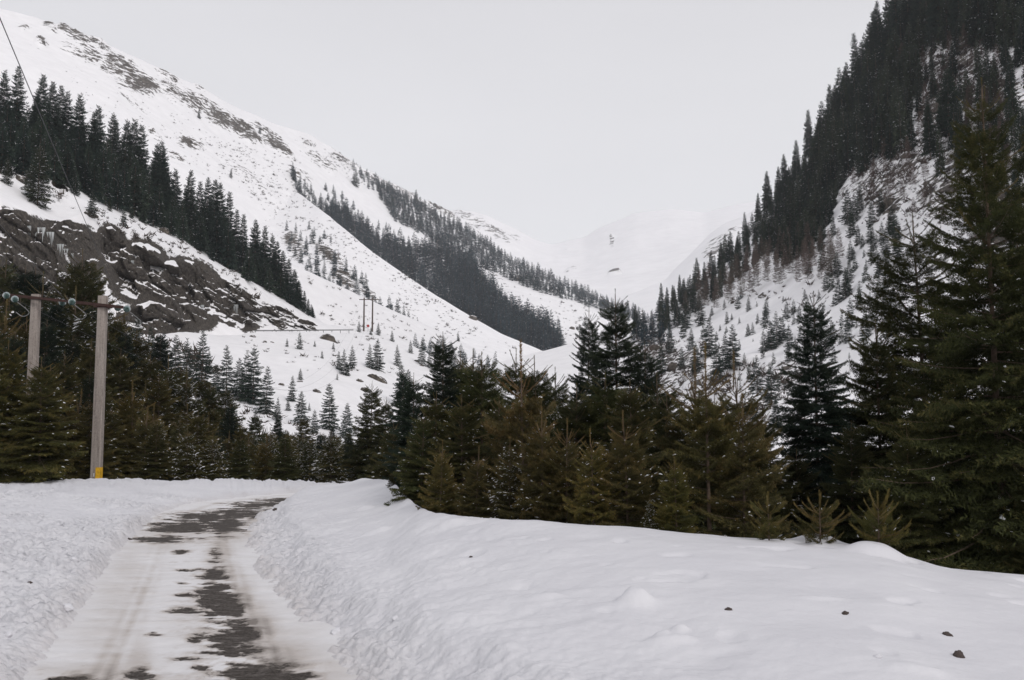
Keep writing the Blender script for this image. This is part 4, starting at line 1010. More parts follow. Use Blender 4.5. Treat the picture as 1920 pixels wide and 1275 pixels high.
for i, (px, pt, pb) in enumerate(sky_r):
    gy = np.interp(px, [r[0] for r in S_sky], [r[1] for r in S_sky])
    P = hit('right', px, max(gy + 8, pt + (pb - pt) * .70))
    if P is None: continue
    zb = P[2] - .3; h = top_height(px, pt, P[1], zb)
    tree('tall' if h > 9 else 'mid', (P[0], P[1], zb), h, '%s spruce from the left along the skyline of the steep right-hand slope' % ordinal(i + 1), 'skyline spruces on the steep slope', (.72, .86, .88), .68 if h > 9 else .8)

def inpoly(x, y, poly):
    c = False; j = len(poly) - 1
    for i in range(len(poly)):
        if ((poly[i][1] > y) != (poly[j][1] > y)) and x < (poly[j][0] - poly[i][0]) * (y - poly[i][1]) / (poly[j][1] - poly[i][1]) + poly[i][0]: c = not c
        j = i
    return c

def scatter(poly, spacing, maxn, rgs):
    xs = [p[0] for p in poly]; ys = [p[1] for p in poly]; pts = []
    for _ in range(maxn * 30):
        x = rgs.uniform(min(xs), max(xs)); y = rgs.uniform(min(ys), max(ys))
        if not inpoly(x, y, poly): continue
        if all((x - a) ** 2 + ((y - b) * 1.3) ** 2 > spacing ** 2 for a, b in pts): pts.append((x, y))
        if len(pts) >= maxn: break
    return pts

def zone(poly, spacing, maxn, layer, hpx, kinds, tints, phrase, group, seed, wide=1.0, parts=False, name='spruce_tree', cat='spruce tree', mass=None):
    rgs = random.Random(seed); pts = sorted(scatter(poly, spacing, maxn, rgs)); k = 0
    for (x, y) in pts:
        P = hit(layer, x, y)
        if P is None: continue
        k += 1; hp = rgs.uniform(*hpx)
        if mass: mass_add(mass, kinds[0], P - np.array([0, 0, .3]), hp / F_PX * P[1], wide); continue
        if k > 59: break
        tree(rgs.choice(kinds), P - np.array([0, 0, .3]), hp / F_PX * P[1], '%s from the left %s' % (ordinal(k) + (' spruce' if cat == 'spruce tree' else ' ' + cat), phrase), group, rgs.choice(tints), wide, parts, None, name, cat)

zone([(1430, 470), (1500, 380), (1560, 320), (1600, 330), (1560, 400), (1540, 470), (1480, 500)], 13, 80, 'right', (40, 82), ['tallmass'], [(1.0, .95, .75), (.9, .9, .8), (.7, .85, .85)], 'in the brownish belt under the skyline of the right slope', 'spruces on the steep slope', 501, .95, mass='steep_slope_wood')
zone([(1530, 330), (1560, 240), (1620, 130), (1680, 60), (1730, 60), (1720, 180), (1690, 290), (1640, 320), (1580, 330)], 16, 90, 'right', (75, 125), ['tallmass'], [(.7, .8, .8), (.85, .85, .75)], 'in the dense dark stand high on the right slope', 'spruces on the steep slope', 502, .8, mass='steep_slope_wood')
zone([(1700, -10), (1960, -20), (1960, 110), (1840, 90), (1740, 100)], 17, 75, 'right', (95, 150), ['tallmass'], [(.6, .66, .6), (.7, .75, .7)], 'in the dark wood filling the upper right corner', 'spruces on the steep slope', 503, .85, mass='steep_slope_wood')
zone([(1235, 602), (1285, 560), (1350, 500), (1420, 425), (1480, 350), (1540, 280), (1600, 200), (1650, 130), (1690, 140), (1620, 260), (1560, 340), (1500, 410), (1430, 490), (1350, 560), (1290, 600), (1240, 625)], 11, 150, 'right', (34, 66), ['tallmass'], [], '', '', 508, .8, mass='steep_slope_wood')
zone([(1690, 60), (1960, 60), (1960, 340), (1780, 340), (1700, 300), (1640, 335), (1590, 335), (1640, 250)], 23, 75, 'right', (38, 100), ['tallmass'], [], '', '', 509, .72, mass='steep_slope_wood')
zone([(1690, 90), (1900, 80), (1920, 340), (1740, 330), (1690, 250)], 24, 30, 'right', (40, 80), ['larch'], [(1.0, .85, .82)], 'among the snow patches high at the right edge', 'bare larches on the right slope', 510, 1.0, False, 'bare_larch', 'bare larch')
zone([(1240, 610), (1300, 590), (1400, 560), (1500, 560), (1640, 440), (1690, 470), (1680, 640), (1560, 700), (1500, 760), (1380, 740), (1260, 690)], 17, 95, 'right', (12, 36), ['low'], [], '', '', 511, .95, mass='slope_saplings')
zone([(1550, 400), (1620, 380), (1680, 420), (1700, 480), (1660, 640), (1600, 640), (1560, 560), (1500, 500)], 22, 32, 'right', (34, 66), ['mid', 'midsnow'], [(.75, .9, .85), (.85, .9, .8)], 'on the open snow left of the big right-hand spruces', 'spruces on the steep slope', 504)
zone([(1860, 130), (1960, 110), (1960, 600), (1880, 560), (1800, 420), (1790, 240)], 20, 60, 'right', (36, 84), ['tallmass'], [(.6, .65, .6), (.8, .7, .6)], 'on the rocky right edge above the nearest spruces', 'spruces on the steep slope', 507, .8, mass='steep_slope_wood')
for i, (px, pb, pt) in enumerate(sorted([(1780, 265, 118), (1745, 300, 190), (1672, 440, 385), (1637, 470, 420), (1590, 420, 352), (1612, 400, 340), (1648, 520, 470), (1570, 520, 470), (1585, 560, 500), (1540, 470, 420)])):
    P = hit('right', px, pb)
    if P is not None: tree('mid' if pb - pt < 100 else 'tall', P, (pb - pt) / F_PX * P[1], '%s from the left of the single spruces beside the rocky gully at right' % ordinal(i + 1), 'spruces on the steep slope', (.75, .85, .8), .95)
rs = [(1330, 668, 592), (1375, 690, 604), (1360, 690, 620), (1447, 760, 676), (1421, 742, 662), (1446, 656, 598), (1457, 650, 580), (1435, 612, 566), (1481, 655, 604), (1403, 630, 604), (1313, 610, 552), (1286, 618, 562), (1335, 592, 572), (1404, 583, 554), (1499, 606, 568), (1467, 640, 590), (1479, 678, 638), (1256, 660, 608), (1296, 656, 612), (1270, 612, 560), (1305, 700, 640), (1278, 690, 648), (1432, 660, 615), (1475, 600, 560), (1412, 640, 632), (1372, 600, 585), (1350, 620, 606), (1420, 700, 690), (1500, 640, 610), (1590, 640, 590), (1560, 640, 596), (1390, 560, 535), (1345, 720, 640), (1240, 700, 640), (1415, 790, 740), (1455, 800, 745)]
for i, (px, pb, pt) in enumerate(sorted(rs)):
    P = hit('right', px, pb)
    if P is None: continue
    tree('midsnow' if i % 2 else 'mid', P - np.array([0, 0, .2]), (pb - pt) / F_PX * P[1], '%s spruce from the left on the lower white part of the right slope' % ordinal(i + 1), 'spruces on the steep slope', (.75, .92, .95), 1.05, (pb - pt) > 50)
zone([(1280, 600), (1340, 552), (1420, 500), (1500, 468), (1580, 490), (1560, 530), (1470, 545), (1380, 572), (1310, 605)], 15, 52, 'right', (50, 80), ['larch'], [(1.15, 1.0, .95), (1.0, .95, .85)], 'in the bare brown belt across the right slope', 'bare larches on the right slope', 505, .9, False, 'bare_larch', 'bare larch')
zone([(1560, 330), (1640, 290), (1700, 300), (1760, 330), (1740, 420), (1680, 400), (1620, 380)], 22, 16, 'right', (30, 60), ['larch'], [(1.2, 1.0, .95)], 'among the snowy rocks of the right-hand gully', 'bare larches on the right slope', 506, 1.2, False, 'bare_larch', 'bare larch')

# --- far woods: too many to count one by one, grown as masses
def kind_data(k):
    out = []
    for cm, _ in KIND[k]:
        nv = len(cm.vertices); V = np.empty(nv * 3, np.float32); cm.vertices.foreach_get('co', V); V = V.reshape(-1, 3)
        nf = len(cm.polygons); Fc = np.empty(nf * 3, np.int32); cm.loops.foreach_get('vertex_index', Fc); Fc = Fc.reshape(-1, 3)
        mi = np.empty(nf, np.int32); cm.polygons.foreach_get('material_index', mi)
        tn = np.empty(nv, np.float32); cm.attributes['tone'].data.foreach_get('value', tn)
        out.append((V, Fc, mi, tn))
    return out

def grow_mass(name, items, seed, tint, mats):
    rgs = random.Random(seed); cache = {}; VV = []; FF = []; MM = []; TT = []; off = 0
    for kd, P, h, wd in items:
        if kd not in cache: cache[kd] = kind_data(kd)
        V, Fc, mi, tn = cache[kd][rgs.randrange(len(cache[kd]))]; a = rgs.uniform(0, 6.28); s = h / NOMH[kd]
        c, sn = math.cos(a) * s * wd, math.sin(a) * s * wd
        VV.append(np.stack([V[:, 0] * c - V[:, 1] * sn + P[0], V[:, 0] * sn + V[:, 1] * c + P[1], V[:, 2] * s + P[2]], -1).astype(np.float32))
        FF.append(Fc + off); MM.append(mi); TT.append(np.clip(tn * rgs.uniform(.1, 1.9), 0, 1)); off += len(V)
        r = .009 * h; o = len(V)
        tv = np.array([(r * q * math.cos(k * 2.094), r * q * math.sin(k * 2.094), z * h) for z, q in ((-.03, 1.2), (.9, .25)) for k in range(3)]) + P
        VV.append(tv.astype(np.float32)); FF.append(np.array([(0, 1, 4), (0, 4, 3), (1, 2, 5), (1, 5, 4), (2, 0, 3), (2, 3, 5)]) + off); MM.append(np.ones(6, int)); TT.append(np.full(6, .5)); off += 6
    me = mesh_np(name, np.concatenate(VV), np.concatenate(FF), mats, np.concatenate(MM), attrs={'tone': np.concatenate(TT)})
    o = obj(name, me); o.color = tint + (1,)
    return o

def wood(name, kd, placer, seed, tint=(1, 1, 1)):
    return grow_mass(name, [(kd, P, h, wd) for P, h, wd in placer(random.Random(seed))], seed, tint, [M_FARN, M_BARK, M_TSNOW])

tag(grow_mass('cutting_wood', MASS['cutting_wood'], 51, (.75, .92, .95), [M_DARKN, M_BARK, M_TSNOW]), 'dark mass of tall spruces filling the wood above the rock cutting', 'spruce wood', kind='stuff')
tag(grow_mass('slope_saplings', MASS['slope_saplings'], 53, (.8, .95, .9), [M_DARKN, M_BARK, M_TSNOW]), 'scatter of tiny spruces over the lower white part of the right slope', 'small spruces', kind='stuff')
tag(grow_mass('steep_slope_wood', MASS['steep_slope_wood'], 52, (.8, .88, .82), [M_DARKN, M_BARK, M_TSNOW]), 'dark mass of spruces covering the upper part of the steep right slope', 'spruce wood', kind='stuff')

def placer(zones):
    def f(rgs):
        for poly, sp, n, layer, h0, h1, wd in zones:
            for x, y in scatter(poly, sp, n, rgs):
                P = hit(layer, x, y)
                if P is not None:
                    hp = rgs.uniform(h0, h1); yield P - np.array([0, 0, .5]), hp / F_PX * P[1], wd
    return f

o = wood('gully_wood', 'low', placer([
    ([(600, 395), (640, 400), (700, 445), (760, 470), (830, 470), (890, 500), (900, 560), (960, 590), (1050, 640), (1060, 665), (960, 660), (880, 640), (800, 590), (720, 520), (650, 460)], 7.5, 900, 'gully', 26, 42, 1.0),
    ([(860, 520), (905, 540), (960, 600), (1050, 640), (1058, 650), (950, 650), (860, 600)], 8, 230, 'gully', 42, 62, .9),
    ([(545, 320), (560, 340), (590, 370), (640, 400), (680, 430), (640, 430), (590, 400), (550, 350)], 9, 80, 'gully', 15, 26, 1.0),
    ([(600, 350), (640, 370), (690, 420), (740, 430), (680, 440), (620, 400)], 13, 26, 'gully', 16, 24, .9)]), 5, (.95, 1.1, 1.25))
tag(o, 'dense bluish spruce wood filling the gully behind the smooth white spur', 'spruce wood', kind='stuff')
o = wood('forest_belt', 'low', placer([
    ([(700, 340), (760, 372), (800, 395), (860, 425), (900, 452), (960, 490), (1030, 522), (1110, 560), (1200, 600), (1190, 604), (1100, 575), (1000, 545), (900, 500), (840, 470), (790, 440), (740, 415), (720, 380)], 5.6, 1300, 'gully', 14, 25, 1.05),
    ([(660, 318), (700, 340), (740, 365), (720, 380), (680, 345)], 9, 34, 'gully', 14, 24, 1.0),
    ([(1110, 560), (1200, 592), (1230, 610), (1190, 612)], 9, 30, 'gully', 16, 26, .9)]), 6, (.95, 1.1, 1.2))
tag(o, 'snow-dusted belt of spruces running down the ridge to the valley mouth', 'forest belt', kind='stuff')
o = wood('ledge_wood', 'low', placer([
    ([(525, 420), (560, 430), (600, 470), (680, 530), (700, 560), (660, 560), (600, 530), (560, 500), (540, 470)], 15, 60, 'spur', 18, 34, .9),
    ([(560, 510), (640, 548), (700, 575), (780, 605), (760, 612), (680, 585), (600, 550)], 12, 40, 'spur', 24, 38, .85),
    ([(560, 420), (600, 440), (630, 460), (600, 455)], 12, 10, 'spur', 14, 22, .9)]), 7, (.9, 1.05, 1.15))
tag(o, 'scrubby spruces among the rock ledges behind the middle slope', 'spruce scrub', kind='stuff')
o = wood('valley_thicket', 'low', placer([
    ([(770, 650), (840, 655), (930, 690), (900, 720), (800, 700)], 14, 30, 'mid', 22, 40, 1.1),
    ([(850, 700), (925, 690), (930, 720), (860, 740)], 12, 14, 'mound', 16, 30, 1.1),
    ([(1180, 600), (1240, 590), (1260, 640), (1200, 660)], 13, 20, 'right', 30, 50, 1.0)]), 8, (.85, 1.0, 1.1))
tag(o, 'thicket of small spruces on the valley bottom behind the near thicket', 'spruce thicket', kind='stuff')

# single far trees that stand out on the mountain
lone = [(666, 349, 312, 1.15, 'largest lone spruce high on the mountain, snow-dusted and broad'), (433, 334, 315, 1, 'small dark spruce alone on the open mountain face'), (487, 251, 235, 1, 'tiny spruce on the rock band of the mountain'), (373, 222, 204, 1, 'tiny pale snag by the rocks high on the mountain'),
        (551, 338, 318, 1, 'dark pointed spruce at the upper tip of the gully wood'), (735, 386, 364, 1, 'narrow spruce beside the upper end of the forest belt'), (780, 379, 354, 1.2, 'close pair-like spruce clump just under the mountain ridge'), (859, 640, 622, 1, 'lone little spruce on the smooth snow right of the far poles'),
        (1146, 458, 442, 1, ''), (905, 560, 505, .8, 'tall narrow spruce at the right tip of the gully wood'), (758, 612, 585, 1, 'dark spruce at the lower end of the row behind the middle slope'), (783, 612, 598, 1, 'last and smallest spruce of the row behind the middle slope')]
for px, pb, pt, wd, lab in lone:
    if not lab: continue
    P = None
    for ly in (('mid',) if 600 < pb and px > 800 and px < 870 else ('spur', 'gully') if px > 750 and pb > 560 and px < 800 else ('gully',)):
        P = hit(ly, px, pb)
        if P is not None: break
    if P is None: continue
    tree('midsnow' if px == 666 else 'mid', P, (pb - pt) / F_PX * P[1], lab, None, (.9, 1.1, 1.2), wd, False)

# ---------------------------------------------------------------- shrubs and tufts poking through the snow
def tuft_field(name, zones, seed, tint, label):
    rg = np.random.default_rng(seed); V = []; T = []
    for poly, n, layer, s0, s1 in zones:
        xs = [p[0] for p in poly]; ys = [p[1] for p in poly]; c = 0; tries = 0
        while c < n and tries < n * 30:
            tries += 1
            x = rg.uniform(min(xs), max(xs)); y = rg.uniform(min(ys), max(ys))
            if not inpoly(x, y, poly): continue
            if vnoise(np.array([x / 40., y / 40., 3.]), 77) < rg.uniform(-.8, .5): continue
            P = hit(layer, x, y); c += 1
            if P is None: continue
            s = rg.uniform(s0, s1) * (1 if rg.random() < .85 else 1.8) / F_PX * P[1]
            m = 12
            a = rg.uniform(0, 6.283, m); el = rg.uniform(.15, 1.3, m); L = s * rg.uniform(.5, 1.2, m)
            d = np.stack([np.cos(a) * np.cos(el), np.sin(a) * np.cos(el), np.sin(el)], -1)
            b = P + rg.normal(0, s * .35, (m, 3)) * np.array([1, 1, .2])
            sd = np.cross(d, rg.normal(size=(m, 3))); sd /= np.linalg.norm(sd, axis=1)[:, None]
            wq = (s * .10)
            V.append(np.stack([b - sd * wq, b + sd * wq, b + d * L[:, None]], 1).reshape(-1, 3)); T.append(rg.uniform(0, 1, m * 3))
    V = np.concatenate(V)
    me = mesh_np(name, V, np.arange(len(V)).reshape(-1, 3), [M_TWIG], attrs={'tone': np.concatenate(T)})
    o = obj(name, me); o.color = tint + (1,); tag(o, label, 'scrub', kind='stuff')
tuft_field('mountain_scrub', [([(120, 130), (300, 200), (560, 320), (700, 480), (880, 600), (700, 520), (560, 480), (480, 420), (300, 270), (100, 180)], 380, 'mount', 1.2, 3), ([(380, 250), (560, 300), (600, 380), (520, 430), (430, 360)], 200, 'mount', 1.5, 4), ([(560, 255), (700, 320), (860, 410), (800, 410), (640, 330)], 200, 'mount', 1.5, 3.5), ([(600, 395), (900, 620), (990, 660), (880, 670), (700, 560), (600, 480)], 420, 'spur', 1.3, 4), ([(470, 380), (560, 350), (600, 395), (640, 480), (560, 520)], 170, 'spur', 1.3, 4), ([(890, 495), (1180, 595), (1160, 640), (1060, 640), (960, 590), (900, 520)], 160, 'bspur', 1.3, 4)], 91, (.6, .62, .62), 'sparse dark scrub dotted over the open mountain snow')
tuft_field('slope_scrub', [([(570, 510), (760, 600), (900, 670), (860, 700), (760, 650), (640, 615), (600, 600)], 130, 'mid', 2, 5), ([(440, 630), (720, 630), (740, 700), (600, 700), (480, 680)], 60, 'hill', 2.5, 6), ([(330, 700), (440, 740), (640, 830), (500, 820), (330, 760)], 110, 'hill', 4, 11), ([(240, 615), (330, 640), (420, 700), (340, 720), (240, 660)], 130, 'hill', 5, 16), ([(100, 360), (350, 450), (560, 590), (540, 600), (330, 480), (130, 400)], 150, 'hill', 3, 9)], 92, (.55, .52, .45), 'dark scrub and grass tips on the slope around the mountain road')
tuft_field('gully_scrub', [([(1200, 620), (1320, 640), (1500, 720), (1500, 840), (1380, 800), (1200, 740)], 420, 'right', 4, 11), ([(1600, 320), (1740, 250), (1900, 200), (1900, 520), (1700, 420), (1620, 390)], 420, 'right', 3, 9), ([(1700, 80), (1900, 60), (1900, 200), (1740, 180)], 600, 'right', 4, 11), ([(1560, 310), (1700, 250), (1760, 130), (1960, 110), (1960, 560), (1720, 420), (1600, 420)], 700, 'right', 3, 9), ([(1400, 540), (1640, 520), (1640, 660), (1440, 640)], 100, 'right', 3, 8)], 93, (.6, .56, .55), 'leafless brown scrub on the rocky parts of the right slope')

# bare bushes and trees near the right edge and on the bank
def bare_bush(seed, H, nst=7, lvl=4):
    rg = np.random.default_rng(seed); V = []; Fc = []
    def tube(p, q, r0, r1):
        d = q - p; d /= np.linalg.norm(d); a = np.cross(d, [0.3, .2, 1.]); a /= np.linalg.norm(a); b = np.cross(d, a); o = len(V)
        for P, r in ((p, r0), (q, r1)):
            for k in range(3):
                t = k * 2.094; V.append(P + a * r * math.cos(t) + b * r * math.sin(t))
        for k in range(3): Fc.append((o + k, o + (k + 1) % 3, o + 3 + (k + 1) % 3, o + 3 + k))
    def grow(p, d, L, r, l):
        q = p + d * L; tube(p, q, r, r * .65)
        if l == 0: return
        for _ in range(rg.integers(2, 4)):
            nd = d + rg.normal(0, .42, 3) + np.array([0, 0, .12]); nd /= np.linalg.norm(nd); grow(q, nd, L * rg.uniform(.55, .85), r * .62, l - 1)
        grow(p + d * L * .55, (lambda v: v / np.linalg.norm(v))(d + rg.normal(0, .6, 3)), L * .5, r * .4, l - 1 if l < 3 else l - 2)
    for _ in range(nst):
        d = np.array([rg.normal(0, .4), rg.normal(0, .4), 1.]); d /= np.linalg.norm(d); grow(np.array([rg.normal(0, .04) * H, rg.normal(0, .04) * H, -.05 * H]), d, H * .33, H * .012, lvl)
    V = np.array(V)
    return mesh_np('bare_bush', V, np.array(Fc), [M_TWIG], attrs={'tone': rg.uniform(.2, .8, len(V))})
BUSH = [bare_bush(201, 1.0), bare_bush(202, 1.0), bare_bush(203, 1.0, 4, 5)]
bl = [(1905, 470, 330, 'right', 2, 'large leafless tree showing between boughs at the right edge'), (1850, 430, 330, 'right', 2, 'leafless tree behind the tip of the tallest spruce'), (1895, 640, 520, 'right', 1, 'leafless bush behind the tallest spruce, at its mid height'),
      (1500, 720, 680, 'right', 0, 'leafless bush beside the dark pointed spruce'), (1425, 705, 675, 'right', 1, 'leafless bush between the two lowest white-slope spruces'), (1225, 672, 630, 'right', 0, 'leafless bush on the cliffy bank above the thicket'), (1345, 735, 690, 'right', 1, 'leafless bush under the pair of full spruces on the slope'), (1395, 690, 665, 'right', 2, 'small leafless bush right of the pair of full spruces'),
      (1640, 330, 290, 'right', 1, 'leafless bush on top of the round rock in the gully'), (1700, 345, 290, 'right', 0, 'leafless bush in the snowy gully right of the round rock'), (1760, 230, 165, 'right', 2, 'leafless bush below the top snow patches at right'), (1545, 340, 290, 'right', 0, 'leafless bush at the foot of the dense dark stand'),
      (110, 378, 345, 'hill', 2, 'pale leafless bush on the snow over the icy rock face'), (45, 345, 315, 'hill', 1, 'leafless bush near the left snow ledge'), (228, 640, 600, 'hill', 0, 'leafless bush right of the right concrete post top'), (1280, 720, 680, 'right', 2, 'leafless bush low on the cliffy bank')]
for px, pb, pt, ly, v, lab in bl:
    P = hit(ly, px, pb)
    if P is None: continue
    o = obj('bare_bush', BUSH[v]); o.location = P; s = (pb - pt) / F_PX * P[1] * .8; o.scale = (s, s, s); o.rotation_euler[2] = random.uniform(0, 6); o.color = (.9, .8, .75, 1)
    tag(o, lab, 'bare bush', 'leafless bushes')

# ---------------------------------------------------------------- boulders
def rock_mesh(seed, sx, sy, sz):
    rg = np.random.default_rng(seed)
    import bmesh
    bm = bmesh.new(); bmesh.ops.create_icosphere(bm, subdivisions=4, radius=1.0)
    V = np.array([v.co[:] for v in bm.verts]); Fc = np.array([[v.index for v in f.verts] for f in bm.faces]); bm.free()
    # facets: clip by random planes
    for _ in range(9):
        n = rg.normal(size=3); n /= np.linalg.norm(n); d = rg.uniform(.62, .9); t = V @ n; V = V - np.maximum(t - d, 0)[:, None] * n * .92
    V = V * (1 + .12 * fbm(V * 2.2 + seed, 5, seed)[:, None] + .06 * ridged(V * 4 + seed, 3, seed)[:, None])
    return mesh_np('boulder', V * np.array([sx, sy, sz]), Fc, [M_BOULDER], smooth=False)
RM = [rock_mesh(301 + i, 1, 1, 1) for i in range(5)]
bo = [(614, 637, 23, 11, 'hill', 22, 'large dark smooth rock at the edge of the mountain road'), (706, 712, 20, 10, 'hill', 25, 'broad brown rock slab on the slope below the far poles'), (674, 715, 9, 4.5, 'hill', 25, 'small flat rock left of the broad brown slab'), (681, 733, 8, 9, 'hill', 40, 'broken rock below and left of the broad brown slab'),
      (781, 678, 5.5, 3.5, 'hill', 10, 'upper of two small oval rocks right of the slope spruces'), (790, 686, 6.5, 3.5, 'hill', 18, 'lower of two small oval rocks right of the slope spruces'), (527, 722, 6, 4.5, 'hill', 10, 'little boulder on the slope among young spruces'), (594, 735, 11, 5, 'hill', 35, 'tilted rock sliver on the open slope'), (562, 716, 7, 3, 'hill', 5, 'small flat rock near a tiny slope spruce'),
      (474, 632, 7, 4, 'hill', 5, 'small rock just below the mountain road'), (497, 641, 5, 2.5, 'hill', 10, 'first of two pebble-like rocks below the road'), (510, 642, 4, 2, 'hill', 10, 'second of two pebble-like rocks below the road'),
      (886, 598, 11, 7, 'spur', 10, 'snow-capped boulder on the edge of the smooth spur'), (1018, 653, 12, 5, 'spur', 5, 'snow-covered boulders at the foot of the gully wood'), (1073, 617, 6, 5, 'bspur', 15, 'round brown boulder on the open spur'), (973, 523, 10, 4, 'bspur', 12, 'overhanging rock on the crest of the open spur'),
      (306, 435, 11, 10, 'hill', 20, 'rounded snow-topped boulder at the lower edge of the dark wood'), (1376, 566, 9, 3.5, 'right', -12, 'flat dark rock alone on the upper right snow'), (1668, 385, 18, 17, 'right', 0, 'big round brown rock hanging in the right-hand gully'), (1640, 372, 8, 7, 'right', 0, 'small dark rock left of the round one'),
      (1345, 700, 16, 10, 'right', 20, 'rocky outcrop under the pair of full slope spruces'), (1232, 655, 16, 10, 'right', 20, 'angular outcrop on the cliffy bank over the thicket'), (1262, 690, 14, 12, 'right', 20, 'lower outcrop on the cliffy bank over the thicket'), (24, 262, 20, 13, 'hill', 25, 'snow-capped rock by the left edge under the dark wood'), (38, 338, 20, 10, 'hill', 18, 'snow-capped rock shelf over the icy rock face'), (118, 352, 22, 6, 'hill', 32, 'long tilted rock slab beside the icy gully')]
for i, (px, py, a, b, ly, ang, lab) in enumerate(bo):
    P = hit(ly, px, py)
    if P is None: continue
    o = obj('boulder', RM[i % 5]); k = P[1] / F_PX
    o.location = P + np.array([0, .15 * a * k, -.15 * b * k]); o.scale = (a * k, a * k * .6, b * k * 1.15); o.rotation_euler = (0, R_(ang), 0); tag(o, lab, 'boulder', 'boulders on the slopes')

# icicles on the cut rock face
def icicle_mesh(seed):
    rg = np.random.default_rng(seed); V = []; Fc = []
    for c in range(13):
        x = (c - 6) * .085 + rg.normal(0, .02); L = rg.uniform(.25, 1.0) ** 1.2; r = rg.uniform(.022, .045); y = rg.normal(0, .04); o = len(V)
        for i, (t, q) in enumerate(((0, 1.3), (.25, 1), (.6, .6), (1, .03))):
            for k in range(6): a = k * 1.0472; V.append((x + r * q * math.cos(a) + rg.normal(0, .006), y + r * q * math.sin(a), .1 - L * t))
        for i in range(3):
            for k in range(6): Fc.append((o + i * 6 + k, o + i * 6 + (k + 1) % 6, o + i * 6 + 6 + (k + 1) % 6, o + i * 6 + 6 + k))
    return mesh_np('icicles', np.array(V), np.array(Fc), [M_ICE], smooth=True)
IC = [icicle_mesh(s) for s in (1, 2, 3)]
for i, (px, py, L, lab) in enumerate([(76, 432, 34, 'second hanging icicle cluster from the left on the rock face'), (93, 440, 30, 'long icicle cluster in the middle of the left row'), (112, 462, 26, 'fourth icicle cluster from the left on the rock face'), (125, 470, 18, 'short icicle cluster right of the long ones'), (60, 428, 24, 'small icicle cluster at the upper left end of the row'), (140, 478, 16, 'last short icicle cluster beside the white gully'), (252, 492, 22, 'single thin icicle on the middle of the cutting'), (382, 575, 22, 'thin icicle in a crack of the cutting'), (444, 575, 30, 'greenish icicle toward the right of the cutting')]):
    P = hit('hill', px, py)
    if P is None: continue
    o = obj('icicles', IC[i % 3]); k = P[1] / F_PX; o.location = P + np.array([0, -.8, 0]); s = L * k; o.scale = (s * (.8 if i < 4 else .25), s * .5, s); tag(o, lab, 'icicles', 'icicles on the rock face')

# ---------------------------------------------------------------- power line
def tube_path(pts, r, k=6):
    pts = np.array(pts, float); T = np.gradient(pts, axis=0); T /= np.linalg.norm(T, axis=1)[:, None]
    up = np.array([0, 0, 1.0]); V = []; n = len(pts)
    for i in range(n):
        ref = up if abs(T[i] @ up) < .95 else np.array([1., 0, 0])
        a = np.cross(T[i], ref); a /= np.linalg.norm(a); b = np.cross(T[i], a)
        for j in range(k): t = j * 6.28318 / k; V.append(pts[i] + r * (a * math.cos(t) + b * math.sin(t)))
    Fc = [(i * k + j, i * k + (j + 1) % k, (i + 1) * k + (j + 1) % k, (i + 1) * k + j) for i in range(n - 1) for j in range(k)]
    return np.array(V), np.array(Fc)

def box_v(x0, x1, y0, y1, z0, z1):
    V = np.array([(x, y, z) for x in (x0, x1) for y in (y0, y1) for z in (z0, z1)], float)
    return V, np.array([(0, 1, 3, 2), (4, 6, 7, 5), (0, 4, 5, 1), (2, 3, 7, 6), (0, 2, 6, 4), (1, 5, 7, 3)])

def join(parts):
    V = []; Fc = []; o = 0
    for v, f in parts: V.append(v); Fc.append(np.asarray(f) + o); o += len(v)
    return np.concatenate(V), np.concatenate(Fc)

def taper_post(h, w0, w1, d0, d1, ch=.18, below=1.0):
    """rectangular post with chamfered corners and a sunk panel line"""
    V = []; lev = np.linspace(-below, h, 10)
    for z in lev:
        t = max(z, 0) / h; a = (w0 * (1 - t) + w1 * t) / 2; b = (d0 * (1 - t) + d1 * t) / 2; c = ch * a
        V += [(-a + c, -b, z), (a - c, -b, z), (a, -b + c, z), (a, b - c, z), (a - c, b, z), (-a + c, b, z), (-a, b - c, z), (-a, -b + c, z)]
    Fc = [(i * 8 + k, i * 8 + (k + 1) % 8, (i + 1) * 8 + (k + 1) % 8, (i + 1) * 8 + k) for i in range(9) for k in range(8)]
    n = 72; Fc += [(n, n + 1, n + 2, n + 3), (n, n + 3, n + 4, n + 7), (n + 4, n + 5, n + 6, n + 7)]
    return np.array(V, float), np.array(Fc)

DP = 36.0
PR_b = at(182, 905, DP); PR_t = at(193.5, 555, DP)
PL_t = at(68, 552, DP + 1.0)
zb = float(ground(np.array([PR_b[0]]), np.array([DP]))[0][0]) - .2
pole = bpy.data.objects.new('power_pole', None); COL.objects.link(pole); pole.location = (PR_t[0], DP, zb)
tag(pole, 'concrete double power pole joined by a rusty crossarm at left', 'power pole')
def rel_(P): return np.asarray(P) - np.array(pole.location)
bend = [(PR_t, 'post', .38, .31, 0), (PL_t, 'post', .38, .30, 1)]
for (Pt, nm, w0, w1, q) in bend:
    h = Pt[2] - zb; V, Fc = taper_post(h, w0, w1, .30, .26)
    me = mesh_np('concrete_post', V, Fc, [M_CONC]); o = obj(nm, me, pole, (Pt[0] - PR_t[0], Pt[1] - DP, 0)); 
    if q == 0: o['label'] = 'right concrete post with yellow paint near its foot'
